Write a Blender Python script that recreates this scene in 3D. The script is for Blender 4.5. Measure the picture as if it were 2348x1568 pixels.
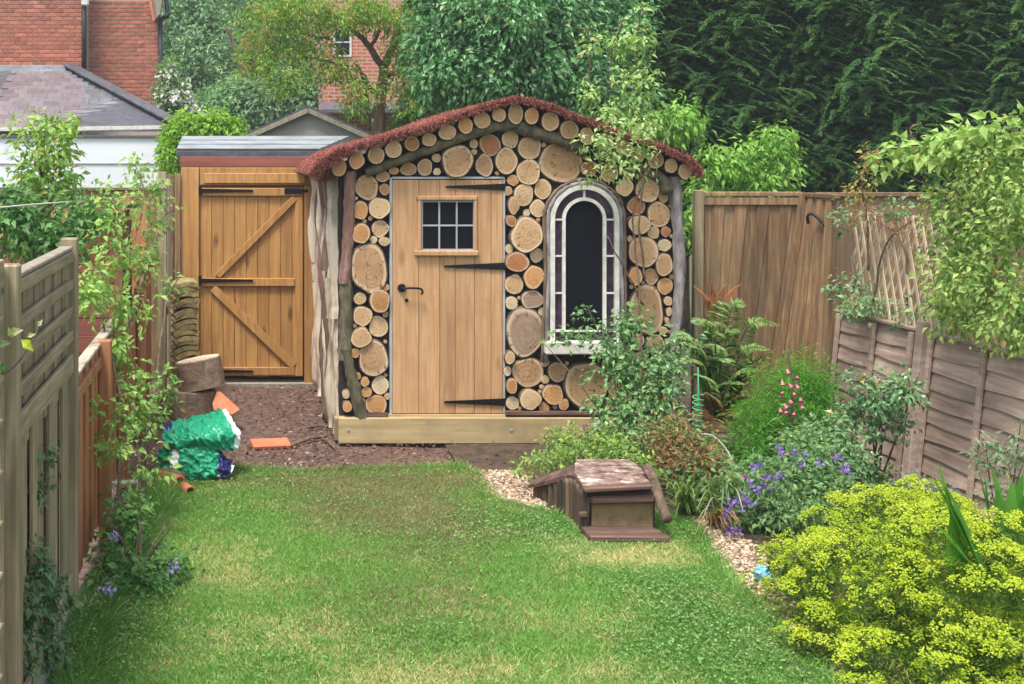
import bpy, bmesh, math, random
import numpy as np
from mathutils import Vector, Matrix, Euler, noise as mnoise

R = math.radians
sc = bpy.context.scene
for o in list(bpy.data.objects):
    bpy.data.objects.remove(o, do_unlink=True)
COL = sc.collection
rnd = random.Random(7)
rng = np.random.default_rng(11)

# ------------------------------------------------------------------ camera
# Reference frame of all measurements: a 2347 x 1564 picture, eye 2.08 m above the lawn,
# optical axis along +Y through picture point (545, 370), focal length 3000 of those units.
F, CX, CY, EYE = 3000.0, 545.0, 370.0, 2.08
W0, H0 = 2347.0, 1567.6
cam = bpy.data.cameras.new('camera')
cam.sensor_width = 36.0
cam.lens = 36.0 * F / W0
cam.shift_x = (W0 / 2 - CX) / W0
cam.shift_y = -(H0 / 2 - CY) / W0
cam.clip_start = 0.1
cam.clip_end = 500
camo = bpy.data.objects.new('camera', cam)
camo.location = (0, 0, EYE)
camo.rotation_euler = (R(90), 0, 0)
COL.objects.link(camo)
sc.camera = camo

# ------------------------------------------------------------------ sky, sun, exposure
SUN_EL, SUN_AZ = R(66), R(215)          # azimuth measured from +Y clockwise (behind and left of the camera)
wd = bpy.data.worlds.new('World')
sc.world = wd
wd.use_nodes = True
wn = wd.node_tree
bg = wn.nodes['Background']
sky = wn.nodes.new('ShaderNodeTexSky')
sky.sky_type = 'NISHITA'
sky.sun_disc = False
sky.sun_elevation = SUN_EL
sky.sun_rotation = SUN_AZ
sky.air_density = 1.0
sky.dust_density = 2.5
sky.ozone_density = 1.0
hsv = wn.nodes.new('ShaderNodeHueSaturation')
hsv.inputs['Saturation'].default_value = 0.45      # overcast: a whiter sky
wn.links.new(sky.outputs[0], hsv.inputs['Color'])
wn.links.new(hsv.outputs[0], bg.inputs[0])
bg.inputs[1].default_value = 0.09
sun = bpy.data.lights.new('sun', 'SUN')
sun.energy = 1.5
sun.angle = R(14)
sun.color = (1.0, 0.95, 0.86)
suno = bpy.data.objects.new('sun', sun)
sd = Vector((math.sin(SUN_AZ) * math.cos(SUN_EL), math.cos(SUN_AZ) * math.cos(SUN_EL), math.sin(SUN_EL)))
suno.rotation_euler = sd.to_track_quat('Z', 'Y').to_euler()
suno.location = (0, 0, 12)
COL.objects.link(suno)
vs = sc.view_settings
vs.view_transform = 'Standard'
vs.look = 'None'
vs.gamma = 1
vs.use_curve_mapping = False
vs.exposure = 1.6
sc.render.engine = 'CYCLES'
cy = sc.cycles
cy.use_denoising = True
cy.max_bounces = 7
cy.diffuse_bounces = 3
cy.glossy_bounces = 3
cy.transmission_bounces = 4
cy.transparent_max_bounces = 6
cy.caustics_reflective = False
cy.caustics_refractive = False

# ------------------------------------------------------------------ small helpers
def P(px, py, d):
    return Vector(((px - CX) * d / F, d, EYE - (py - CY) * d / F))
def G(px, py):
    d = F * EYE / (py - CY)
    return Vector(((px - CX) * d / F, d, 0.0))
def GX(px, d):
    return Vector(((px - CX) * d / F, d, 0.0))
def K(d):
    return F / d

WL = {}
def empty(name, loc, label=None, cat=None, group=None, kind=None):
    o = bpy.data.objects.new(name, None)
    o.empty_display_size = 0.1
    o.location = loc
    COL.objects.link(o)
    WL[o.name] = Vector(loc)
    tag(o, label, cat, group, kind)
    return o
def tag(o, label=None, cat=None, group=None, kind=None):
    if label: o['label'] = label
    if cat: o['category'] = cat
    if group: o['group'] = group
    if kind: o['kind'] = kind
    return o
def link(name, me, loc, rot=None, parent=None, color=None):
    o = bpy.data.objects.new(name, me)
    COL.objects.link(o)
    loc = Vector(loc)
    WL[o.name] = loc
    if parent is not None:
        o.parent = parent
        o.location = loc - WL[parent.name]
    else:
        o.location = loc
    if rot is not None:
        o.rotation_euler = rot
    if color is not None:
        o.color = (color[0], color[1], color[2], 1)
    return o
def mk(name, vf, mat, parent=None, smooth=False, color=None, origin=None):
    """world-space vertices and faces -> one mesh object whose origin sits at its base"""
    v, f = vf
    a = np.array([tuple(p) for p in v], dtype=float)
    if origin is None:
        lo, hi = a.min(0), a.max(0)
        origin = ((lo[0] + hi[0]) / 2, (lo[1] + hi[1]) / 2, lo[2])
    a = a - np.array(origin)
    me = bpy.data.meshes.new(name)
    me.from_pydata(a.tolist(), [], f)
    me.update()
    if smooth:
        me.polygons.foreach_set('use_smooth', [True] * len(me.polygons))
    for m in (mat if isinstance(mat, (list, tuple)) else [mat]):
        me.materials.append(m)
    return link(name, me, origin, None, parent, color)
def join(*vfs):
    V, Fc = [], []
    for v, f in vfs:
        n = len(V)
        V += list(v)
        Fc += [tuple(i + n for i in q) for q in f]
    return V, Fc
def hexa(p):
    """8 corners: bottom 4 (ccw), top 4"""
    return list(p), [(3, 2, 1, 0), (4, 5, 6, 7), (0, 1, 5, 4), (1, 2, 6, 5), (2, 3, 7, 6), (3, 0, 4, 7)]
def cbox(c, s, ch=0.004, rot=None):
    """chamfered box"""
    bm = bmesh.new()
    bmesh.ops.create_cube(bm, size=1)
    for v in bm.verts:
        v.co = Vector((v.co.x * s[0], v.co.y * s[1], v.co.z * s[2]))
    ch = min(ch, min(s) * 0.3)
    bmesh.ops.bevel(bm, geom=list(bm.edges), offset=ch, segments=1, affect='EDGES', profile=0.5)
    M = Matrix.Translation(Vector(c))
    if rot is not None:
        M = M @ Euler(rot).to_matrix().to_4x4()
    bm.transform(M)
    bm.verts.index_update()
    V = [v.co.copy() for v in bm.verts]
    Fc = [tuple(v.index for v in f.verts) for f in bm.faces]
    bm.free()
    return V, Fc
def bar(a, b, w, t, up=(0, 0, 1), ch=0.003):
    """board from a to b: width w across (perpendicular to up), thickness t along up"""
    a, b = Vector(a), Vector(b)
    d = (b - a)
    L = d.length
    d.normalize()
    u = Vector(up)
    s = d.cross(u)
    if s.length < 1e-5:
        s = Vector((1, 0, 0))
    s.normalize()
    u = s.cross(d).normalized()
    V, Fc = cbox((0, 0, 0), (w, L, t), ch)
    M = Matrix((s, d, u)).transposed()
    m = (a + b) / 2
    return [M @ v + m for v in V], Fc
def tube(pts, rad, n=7, jit=0.0, cap=True, rs=None):
    pts = [Vector(p) for p in pts]
    if not isinstance(rad, (list, tuple)):
        rad = [rad] * len(pts)
    r_ = rs or rnd
    V, Fc = [], []
    prev = None
    for i, p in enumerate(pts):
        t = (pts[min(i + 1, len(pts) - 1)] - pts[max(i - 1, 0)])
        if t.length < 1e-7: t = Vector((0, 0, 1))
        t.normalize()
        if prev is None:
            a = t.orthogonal().normalized()
        else:
            a = (prev - t * prev.dot(t))
            if a.length < 1e-5: a = t.orthogonal()
            a.normalize()
        prev = a
        b = t.cross(a)
        for k in range(n):
            an = 2 * math.pi * k / n
            rr = rad[i] * (1 + (r_.uniform(-jit, jit) if jit else 0))
            V.append(p + (a * math.cos(an) + b * math.sin(an)) * rr)
    for i in range(len(pts) - 1):
        for k in range(n):
            k2 = (k + 1) % n
            Fc.append((i * n + k, i * n + k2, (i + 1) * n + k2, (i + 1) * n + k))
    if cap:
        Fc.append(tuple(range(n - 1, -1, -1)))
        Fc.append(tuple((len(pts) - 1) * n + k for k in range(n)))
    return V, Fc
def spline(pts, n=6, wob=0.0):
    pts = [Vector(p) for p in pts]
    out = []
    for i in range(len(pts) - 1):
        p0, p1, p2, p3 = pts[max(i - 1, 0)], pts[i], pts[i + 1], pts[min(i + 2, len(pts) - 1)]
        for k in range(n):
            t = k / n
            q = 0.5 * ((2 * p1) + (p2 - p0) * t + (2 * p0 - 5 * p1 + 4 * p2 - p3) * t * t + (3 * p1 - p0 - 3 * p2 + p3) * t ** 3)
            if wob and (i or k):
                q = q + Vector((rnd.uniform(-wob, wob), rnd.uniform(-wob, wob), rnd.uniform(-wob, wob)))
            out.append(q)
    out.append(pts[-1])
    return out
def prism(poly, y0, y1):
    """outline in (x,z), extruded from y0 (front) to y1"""
    n = len(poly)
    V = [Vector((x, y0, z)) for x, z in poly] + [Vector((x, y1, z)) for x, z in poly]
    Fc = [tuple(range(n)), tuple(range(2 * n - 1, n - 1, -1))]
    for i in range(n):
        j = (i + 1) % n
        Fc.append((i, i + n, j + n, j))
    return V, Fc

# ------------------------------------------------------------------ materials
MATS = {}
def nodes(name):
    m = bpy.data.materials.new(name)
    m.use_nodes = True
    nt = m.node_tree
    b = nt.nodes['Principled BSDF']
    return m, nt, b
def N(nt, typ, **kw):
    n = nt.nodes.new(typ)
    for k, v in kw.items():
        if k.startswith('i_'):
            n.inputs[k[2:].replace('_', ' ')].default_value = v
        else:
            setattr(n, k, v)
    return n
def ramp(nt, stops, fac):
    r = nt.nodes.new('ShaderNodeValToRGB')
    e = r.color_ramp.elements
    e[0].position, e[0].color = stops[0][0], (*stops[0][1], 1)
    e[1].position, e[1].color = stops[-1][0], (*stops[-1][1], 1)
    for p, c in stops[1:-1]:
        q = e.new(p)
        q.color = (*c, 1)
    nt.links.new(fac, r.inputs[0])
    return r.outputs[0]
def mix(nt, a, b, fac, mode='MIX'):
    m = nt.nodes.new('ShaderNodeMix')
    m.data_type = 'RGBA'
    m.blend_type = mode
    for i, s in ((6, a), (7, b)):
        if hasattr(s, 'is_linked'): nt.links.new(s, m.inputs[i])
        else: m.inputs[i].default_value = (*s, 1)
    if hasattr(fac, 'is_linked'): nt.links.new(fac, m.inputs[0])
    else: m.inputs[0].default_value = fac
    return m.outputs[2]
def coords(nt, scale=(1, 1, 1), jitter=True, kind='Object'):
    tc = nt.nodes.new('ShaderNodeTexCoord')
    out = tc.outputs[kind]
    if jitter:
        oi = nt.nodes.new('ShaderNodeObjectInfo')
        cm = nt.nodes.new('ShaderNodeCombineXYZ')
        mu = N(nt, 'ShaderNodeMath', operation='MULTIPLY')
        nt.links.new(oi.outputs['Random'], mu.inputs[0]); mu.inputs[1].default_value = 37.0
        for i in range(3): nt.links.new(mu.outputs[0], cm.inputs[i])
        ad = N(nt, 'ShaderNodeVectorMath', operation='ADD')
        nt.links.new(out, ad.inputs[0]); nt.links.new(cm.outputs[0], ad.inputs[1])
        out = ad.outputs[0]
    mp = nt.nodes.new('ShaderNodeMapping')
    mp.inputs['Scale'].default_value = scale
    nt.links.new(out, mp.inputs[0])
    return mp.outputs[0]
def noise(nt, vec, scale, detail=4, rough=0.55, dist=0.0):
    n = nt.nodes.new('ShaderNodeTexNoise')
    n.inputs['Scale'].default_value = scale
    n.inputs['Detail'].default_value = detail
    n.inputs['Roughness'].default_value = rough
    n.inputs['Distortion'].default_value = dist
    nt.links.new(vec, n.inputs['Vector'])
    return n.outputs[0]
def bump(nt, b, h, strength=0.4, dist=0.01):
    bp = nt.nodes.new('ShaderNodeBump')
    bp.inputs['Strength'].default_value = strength
    bp.inputs['Distance'].default_value = dist
    nt.links.new(h, bp.inputs['Height'])
    nt.links.new(bp.outputs[0], b.inputs['Normal'])
def vary(nt, col, lo, hi):
    oi = nt.nodes.new('ShaderNodeObjectInfo')
    mr = N(nt, 'ShaderNodeMapRange')
    mr.inputs['To Min'].default_value = lo; mr.inputs['To Max'].default_value = hi
    nt.links.new(oi.outputs['Random'], mr.inputs[0])
    hs = nt.nodes.new('ShaderNodeHueSaturation')
    nt.links.new(mr.outputs[0], hs.inputs['Value'])
    nt.links.new(col, hs.inputs['Color'])
    return hs.outputs[0]
def wood(name, c1, c2, c3=None, axis='z', fine=26, rough=0.75, var=(0.85, 1.12), knots=0.0, stain=None, bs=0.35):
    m, nt, b = nodes(name)
    st = {'x': (0.06, 1, 1), 'y': (1, 0.06, 1), 'z': (1, 1, 0.06)}[axis]
    v = coords(nt, st)
    n1 = noise(nt, v, fine, 5, 0.6, 0.6)
    n2 = noise(nt, v, fine * 4, 3, 0.6)
    c3 = c3 or tuple((a + q) / 2 for a, q in zip(c1, c2))
    col = ramp(nt, [(0.28, c1), (0.5, c3), (0.72, c2)], n1)
    col = mix(nt, col, c1, N2mul(nt, n2, 0.35))
    v0 = coords(nt, (1, 1, 1))
    if knots:
        vo = nt.nodes.new('ShaderNodeTexVoronoi')
        vo.inputs['Scale'].default_value = 5.0
        mp = coords(nt, {'x': (0.35, 1, 1), 'y': (1, .35, 1), 'z': (1, 1, .35)}[axis])
        nt.links.new(mp, vo.inputs['Vector'])
        kc = ramp(nt, [(0.06, (1, 1, 1)), (0.16, (0, 0, 0))], vo.outputs['Distance'])
        col = mix(nt, col, tuple(x * 0.42 for x in c1), mulc(nt, kc, knots))
    if stain:
        ns = noise(nt, v0, 3.5, 4, 0.6)
        col = mix(nt, col, stain, ramp(nt, [(0.48, (0, 0, 0)), (0.72, (0.8, 0.8, 0.8))], ns))
    col = vary(nt, col, *var)
    nt.links.new(col, b.inputs['Base Color'])
    b.inputs['Roughness'].default_value = rough
    bump(nt, b, n1, bs, 0.004)
    MATS[name] = m
    return m
def N2mul(nt, s, k):
    m = N(nt, 'ShaderNodeMath', operation='MULTIPLY')
    nt.links.new(s, m.inputs[0]); m.inputs[1].default_value = k
    return m.outputs[0]
def mulc(nt, s, k):
    return N2mul(nt, s, k)
def speck(name, c1, c2, scale=8, rough=0.8, c3=None, bs=0.5, bd=0.01, var=None, metal=0.0, jitter=True, detail=6):
    m, nt, b = nodes(name)
    v = coords(nt, (1, 1, 1), jitter)
    n1 = noise(nt, v, scale, detail, 0.65)
    st = [(0.3, c1), (0.7, c2)] if c3 is None else [(0.25, c1), (0.5, c2), (0.75, c3)]
    col = ramp(nt, st, n1)
    if var: col = vary(nt, col, *var)
    nt.links.new(col, b.inputs['Base Color'])
    b.inputs['Roughness'].default_value = rough
    b.inputs['Metallic'].default_value = metal
    if bs: bump(nt, b, noise(nt, v, scale * 3, 5), bs, bd)
    MATS[name] = m
    return m
def leafmat(name, rough=0.5, trans=0.35, gain=(1.15, 1.25, 0.6), spec=0.4):
    """colour comes from the per-leaf attribute lcol (leaf colour, with mist in it on the pale distant trees)"""
    m, nt, b = nodes(name)
    at = nt.nodes.new('ShaderNodeAttribute')
    at.attribute_name = 'lcol'
    nt.links.new(at.outputs['Color'], b.inputs['Base Color'])
    b.inputs['Roughness'].default_value = rough
    b.inputs['Specular IOR Level'].default_value = spec
    if trans > 0:
        tr = nt.nodes.new('ShaderNodeBsdfTranslucent')
        nt.links.new(mix(nt, at.outputs['Color'], gain, 1.0, 'MULTIPLY'), tr.inputs[0])
        ms = nt.nodes.new('ShaderNodeMixShader')
        ms.inputs[0].default_value = trans
        nt.links.new(b.outputs[0], ms.inputs[1]); nt.links.new(tr.outputs[0], ms.inputs[2])
        nt.links.new(ms.outputs[0], nt.nodes['Material Output'].inputs[0])
    MATS[name] = m
    return m
def plain(name, c, rough=0.5, metal=0.0, spec=0.5):
    m, nt, b = nodes(name)
    b.inputs['Base Color'].default_value = (*c, 1)
    b.inputs['Roughness'].default_value = rough
    b.inputs['Metallic'].default_value = metal
    b.inputs['Specular IOR Level'].default_value = spec
    MATS[name] = m
    return m
def bark(name, c1, c2, c3, sc_=14):
    m, nt, b = nodes(name)
    v = coords(nt, (1, 1, 0.3))
    vo = nt.nodes.new('ShaderNodeTexVoronoi'); vo.inputs['Scale'].default_value = sc_ * 2
    nt.links.new(v, vo.inputs['Vector'])
    n1 = noise(nt, v, sc_, 6, 0.7, 0.4)
    col = ramp(nt, [(0.3, c1), (0.5, c2), (0.72, c3)], n1)
    col = mix(nt, col, c1, ramp(nt, [(0.0, (.8, .8, .8)), (0.25, (0, 0, 0))], vo.outputs['Distance']))
    nt.links.new(vary(nt, col, .85, 1.15), b.inputs['Base Color'])
    b.inputs['Roughness'].default_value = 0.9
    bump(nt, b, n1, 0.9, 0.02)
    MATS[name] = m
    return m

def endgrain():
    m, nt, b = nodes('end_grain')
    at = nt.nodes.new('ShaderNodeAttribute'); at.attribute_name = 'ruv'
    tc = coords(nt, (1, 1, 1))
    ln = N(nt, 'ShaderNodeVectorMath', operation='LENGTH')
    nt.links.new(at.outputs['Vector'], ln.inputs[0])
    rad = ln.outputs['Value']
    oi = nt.nodes.new('ShaderNodeObjectInfo')
    nz = noise(nt, tc, 9, 4, 0.6)
    # rings
    tl = nt.nodes.new('ShaderNodeTexCoord')
    l2 = N(nt, 'ShaderNodeVectorMath', operation='LENGTH'); 
    nt.links.new(at.outputs['Vector'], l2.inputs[0])
    ad = N(nt, 'ShaderNodeMath', operation='MULTIPLY_ADD')
    nt.links.new(nz, ad.inputs[0]); ad.inputs[1].default_value = 0.22; nt.links.new(rad, ad.inputs[2])
    mu = N(nt, 'ShaderNodeMath', operation='MULTIPLY'); nt.links.new(ad.outputs[0], mu.inputs[0])
    fr = N(nt, 'ShaderNodeMath', operation='MULTIPLY_ADD'); nt.links.new(oi.outputs['Random'], fr.inputs[0]); fr.inputs[1].default_value = 30.0; fr.inputs[2].default_value = 20.0
    nt.links.new(fr.outputs[0], mu.inputs[1])
    sn = N(nt, 'ShaderNodeMath', operation='SINE'); nt.links.new(mu.outputs[0], sn.inputs[0])
    mr = N(nt, 'ShaderNodeMapRange'); nt.links.new(sn.outputs[0], mr.inputs[0])
    mr.inputs['From Min'].default_value = -1; mr.inputs['To Min'].default_value = 0.0; mr.inputs['To Max'].default_value = 0.30
    base = oi.outputs['Color']
    dark = mix(nt, base, (0.66, 0.56, 0.46), 1.0, 'MULTIPLY')
    col = mix(nt, base, dark, mr.outputs[0])
    # weathered stains
    st = noise(nt, tc, 5, 5, 0.65)
    col = mix(nt, col, dark, ramp(nt, [(0.45, (0, 0, 0)), (0.7, (0.75, 0.75, 0.75))], st))
    # pale sapwood rim, dark pith
    rim = ramp(nt, [(0.74, (0, 0, 0)), (0.86, (.6, .6, .6)), (0.97, (.75, .75, .75))], rad)
    light = mix(nt, base, (1.0, 0.84, 0.60), 0.5)
    col = mix(nt, col, light, rim)
    ap = N(nt, 'ShaderNodeMath', operation='MULTIPLY')
    pith = ramp(nt, [(0.0, (0.6, 0.6, 0.6)), (0.16, (0, 0, 0))], rad)
    nt.links.new(pith, ap.inputs[0]); nt.links.new(oi.outputs['Random'], ap.inputs[1])
    col = mix(nt, col, (0.13, 0.06, 0.025), ap.outputs[0])
    # drying cracks that run outward
    sx = nt.nodes.new('ShaderNodeSeparateXYZ'); nt.links.new(at.outputs['Vector'], sx.inputs[0])
    a2 = N(nt, 'ShaderNodeMath', operation='ARCTAN2'); nt.links.new(sx.outputs[0], a2.inputs[0]); nt.links.new(sx.outputs[2], a2.inputs[1])
    cx_ = nt.nodes.new('ShaderNodeCombineXYZ'); nt.links.new(a2.outputs[0], cx_.inputs[0])
    r5 = N(nt, 'ShaderNodeMath', operation='MULTIPLY'); nt.links.new(oi.outputs['Random'], r5.inputs[0]); r5.inputs[1].default_value = 91.0
    nt.links.new(r5.outputs[0], cx_.inputs[1])
    r6 = N(nt, 'ShaderNodeMath', operation='MULTIPLY'); nt.links.new(rad, r6.inputs[0]); r6.inputs[1].default_value = 0.6
    nt.links.new(r6.outputs[0], cx_.inputs[2])
    cn = noise(nt, cx_.outputs[0], 5.5, 2, 0.5)
    crack = ramp(nt, [(0.33, (0.85, 0.85, 0.85)), (0.385, (0, 0, 0))], cn)
    col = mix(nt, col, (0.16, 0.08, 0.035), crack)
    nt.links.new(col, b.inputs['Base Color'])
    b.inputs['Roughness'].default_value = 0.8
    b.inputs['Specular IOR Level'].default_value = 0.25
    bump(nt, b, sn.outputs[0], 0.15, 0.003)
    MATS['end_grain'] = m
endgrain()

wood('door_wood', (0.38, 0.19, 0.085), (0.66, 0.415, 0.22), (0.55, 0.32, 0.155), fine=34, rough=0.6, knots=0.55, var=(0.86, 1.1), stain=(0.44, 0.235, 0.115))
wood('gate_wood', (0.30, 0.14, 0.040), (0.62, 0.35, 0.12), (0.49, 0.255, 0.075), fine=26, rough=0.6, knots=0.9, var=(0.86, 1.12), stain=(0.40, 0.20, 0.065))
wood('base_wood', (0.36, 0.26, 0.12), (0.60, 0.47, 0.25), axis='x', fine=24, knots=0.7, var=(1, 1), stain=(0.30, 0.22, 0.12))
wood('pale_split', (0.16, 0.105, 0.075), (0.88, 0.78, 0.62), (0.74, 0.62, 0.46), fine=20, var=(0.75, 1.1), stain=(0.13, 0.095, 0.075), bs=0.9)
wood('weathered', (0.14, 0.11, 0.065), (0.52, 0.43, 0.275), (0.35, 0.285, 0.17), fine=24, var=(0.8, 1.15), stain=(0.20, 0.19, 0.10))
wood('weathered_x', (0.14, 0.11, 0.065), (0.52, 0.43, 0.275), (0.35, 0.285, 0.17), axis='y', fine=24, var=(0.8, 1.15), stain=(0.20, 0.19, 0.10))
wood('orange_fence', (0.27, 0.10, 0.04), (0.66, 0.32, 0.15), (0.50, 0.21, 0.09), fine=22, var=(0.8, 1.15))
wood('redbrown', (0.17, 0.055, 0.034), (0.34, 0.125, 0.075), (0.26, 0.085, 0.055), axis='x', fine=16, var=(0.85, 1.1))
wood('lap', (0.25, 0.165, 0.13), (0.62, 0.47, 0.385), (0.45, 0.325, 0.26), axis='y', fine=24, var=(0.82, 1.15), stain=(0.23, 0.16, 0.13))
wood('feather', (0.11, 0.06, 0.03), (0.42, 0.28, 0.145), (0.26, 0.155, 0.075), fine=34, var=(0.68, 1.25), stain=(0.16, 0.12, 0.075))
wood('rotten', (0.035, 0.018, 0.014), (0.30, 0.175, 0.13), (0.13, 0.068, 0.052), axis='x', fine=26, var=(0.75, 1.2), bs=1.0, stain=(.07, .045, .038))
wood('rotten_z', (0.035, 0.022, 0.015), (0.22, 0.15, 0.09), (0.11, 0.07, 0.045), fine=24, var=(0.6, 1.25), bs=1.0)
wood('trellis_wood', (0.36, 0.27, 0.18), (0.66, 0.54, 0.39), fine=20, var=(0.85, 1.1))
wood('grey_timber', (0.2, 0.17, 0.13), (0.42, 0.37, 0.29), fine=20, var=(0.9, 1.1))
bark('bark_red', (0.11, 0.055, 0.042), (0.25, 0.13, 0.10), (0.40, 0.24, 0.19))
bark('bark_green', (0.045, 0.040, 0.022), (0.12, 0.105, 0.06), (0.235, 0.20, 0.125))
bark('bark_grey', (0.10, 0.09, 0.09), (0.26, 0.235, 0.23), (0.48, 0.45, 0.44), 18)
bark('bark_log', (0.12, 0.08, 0.055), (0.27, 0.19, 0.13), (0.42, 0.32, 0.24))
bark('bark_brown', (0.05, 0.034, 0.022), (0.15, 0.10, 0.065), (0.27, 0.195, 0.13))
speck('dark_board', (0.016, 0.012, 0.014), (0.05, 0.036, 0.036), 22, 0.95)  # near-black backing board behind log slices and door planks
plain('black_iron', (0.012, 0.012, 0.014), 0.45, 0.6)
speck('white_paint', (0.52, 0.50, 0.44), (0.80, 0.78, 0.71), 14, 0.55, bs=0.3)
speck('grey_metal', (0.38, 0.42, 0.45), (0.55, 0.58, 0.6), 9, 0.4, bs=0.05, metal=0.3)
speck('lead', (0.30, 0.32, 0.35), (0.42, 0.44, 0.47), 9, 0.5, bs=0.1)
m, nt, b = nodes('dark_glass')
b.inputs['Base Color'].default_value = (0.010, 0.010, 0.014, 1); b.inputs['Roughness'].default_value = 0.06
b.inputs['Specular IOR Level'].default_value = 0.06
MATS['dark_glass'] = m
m, nt, b = nodes('purple_glass')
v = coords(nt)
nt.links.new(ramp(nt, [(0.35, (0.016, 0.008, 0.022)), (0.7, (0.085, 0.045, 0.085))], noise(nt, v, 12, 3)), b.inputs['Base Color'])
b.inputs['Roughness'].default_value = 0.12
bump(nt, b, noise(nt, v, 30, 3), 0.25, 0.004)
MATS['purple_glass'] = m
speck('red_fibre_bed', (0.10, 0.028, 0.02), (0.28, 0.085, 0.065), 40, 0.95, c3=(0.38, 0.13, 0.10), bs=0.8)
speck('terracotta', (0.42, 0.135, 0.06), (0.62, 0.22, 0.11), 9, 0.75, var=(0.9, 1.1), bs=0.2)
speck('stone_tile', (0.07, 0.05, 0.028), (0.27, 0.20, 0.085), 18, 0.9, c3=(0.42, 0.36, 0.15), var=(0.65, 1.25))
speck('hatch_board', (0.10, 0.07, 0.03), (0.26, 0.19, 0.09), 7, 0.8, c3=(0.32, 0.24, 0.125))
speck('brick', (0.30, 0.085, 0.05), (0.50, 0.175, 0.105), 12, 0.85, var=(0.72, 1.25), bs=0.3)
speck('mortar', (0.50, 0.40, 0.33), (0.62, 0.52, 0.45), 20, 0.9)
speck('white_wall', (0.70, 0.73, 0.78), (0.80, 0.83, 0.87), 1.2, 0.75, bs=0.1)
speck('felt_grey', (0.20, 0.22, 0.235), (0.42, 0.45, 0.47), 3.5, 0.4, bs=0.2)
speck('pebbledash', (0.30, 0.29, 0.28), (0.52, 0.50, 0.49), 60, 0.9, bs=0.6)
speck('slate', (0.16, 0.165, 0.19), (0.24, 0.245, 0.27), 8, 0.13, var=(0.8, 1.2), bs=0.06)
MATS['slate'].node_tree.nodes['Principled BSDF'].inputs['Specular IOR Level'].default_value = 1.0
MATS['slate'].node_tree.nodes['Principled BSDF'].inputs['Coat Weight'].default_value = 1.0
speck('slate_dark', (0.05, 0.052, 0.062), (0.12, 0.12, 0.14), 10, 0.5, var=(0.8, 1.2))
speck('black_pipe', (0.012, 0.014, 0.018), (0.03, 0.032, 0.04), 8, 0.4, bs=0)
speck('soil', (0.042, 0.022, 0.017), (0.135, 0.08, 0.064), 16, 0.6, c3=(0.24, 0.165, 0.14), bs=0.9, bd=0.02, jitter=False)
speck('border_soil', (0.035, 0.022, 0.014), (0.12, 0.08, 0.05), 14, 0.95, bs=0.9, bd=0.02, jitter=False)
speck('turf', (0.05, 0.075, 0.018), (0.12, 0.14, 0.04), 18, 0.95, c3=(0.19, 0.165, 0.075), bs=0.8, jitter=False)
speck('far_ground', (0.05, 0.07, 0.025), (0.10, 0.11, 0.05), 2, 0.95, bs=0.2, jitter=False)
speck('pebble', (0.34, 0.25, 0.18), (0.62, 0.50, 0.39), 5, 0.85, c3=(0.74, 0.66, 0.56), var=None, bs=0.1)
leafmat('leaf')
leafmat('leaf_gloss', 0.35, 0.25, spec=0.5)
leafmat('needle', 0.6, 0.12, spec=0.25)
leafmat('petal', 0.55, 0.4, gain=(1.1, 1.0, 1.1), spec=0.2)
leafmat('fibre', 0.9, 0.0, spec=0.1)
m, nt, b = nodes('bag_plastic')
at = nt.nodes.new('ShaderNodeAttribute'); at.attribute_name = 'lcol'
nt.links.new(at.outputs['Color'], b.inputs['Base Color'])
b.inputs['Roughness'].default_value = 0.33
bump(nt, b, noise(nt, coords(nt), 30, 4, 0.6), 0.25, 0.01)
MATS['bag_plastic'] = m
M = MATS

# ------------------------------------------------------------------ foliage
def nrm(a):
    return a / np.maximum(np.linalg.norm(a, axis=-1, keepdims=True), 1e-9)
def rvec(n):
    return nrm(rng.normal(size=(n, 3)))
def raw_mesh(name, V, T, C, mat, parent=None, kind=None, origin=None, smooth=False):
    V = np.asarray(V, dtype=np.float32)
    T = np.asarray(T, dtype=np.int32)
    if origin is None:
        origin = WL[parent.name] if parent is not None else Vector((float(V[:, 0].mean()), float(V[:, 1].mean()), float(V[:, 2].min())))
    V = V - np.array(origin, dtype=np.float32)
    me = bpy.data.meshes.new(name)
    me.vertices.add(len(V)); me.vertices.foreach_set('co', V.ravel())
    k = T.shape[1]
    me.loops.add(T.size); me.loops.foreach_set('vertex_index', T.ravel())
    me.polygons.add(len(T)); me.polygons.foreach_set('loop_start', np.arange(0, T.size, k, dtype=np.int32))
    try: me.polygons.foreach_set('loop_total', np.full(len(T), k, dtype=np.int32))
    except Exception: pass
    if C is not None:
        a = me.attributes.new('lcol', 'FLOAT_VECTOR', 'POINT')
        a.data.foreach_set('vector', np.asarray(C, dtype=np.float32).ravel())
    me.update(calc_edges=True)
    me.polygons.foreach_set('use_smooth', [bool(smooth)] * len(T))
    me.materials.append(mat)
    o = link(name, me, origin, None, parent)
    if kind: o['kind'] = kind
    return o
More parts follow.
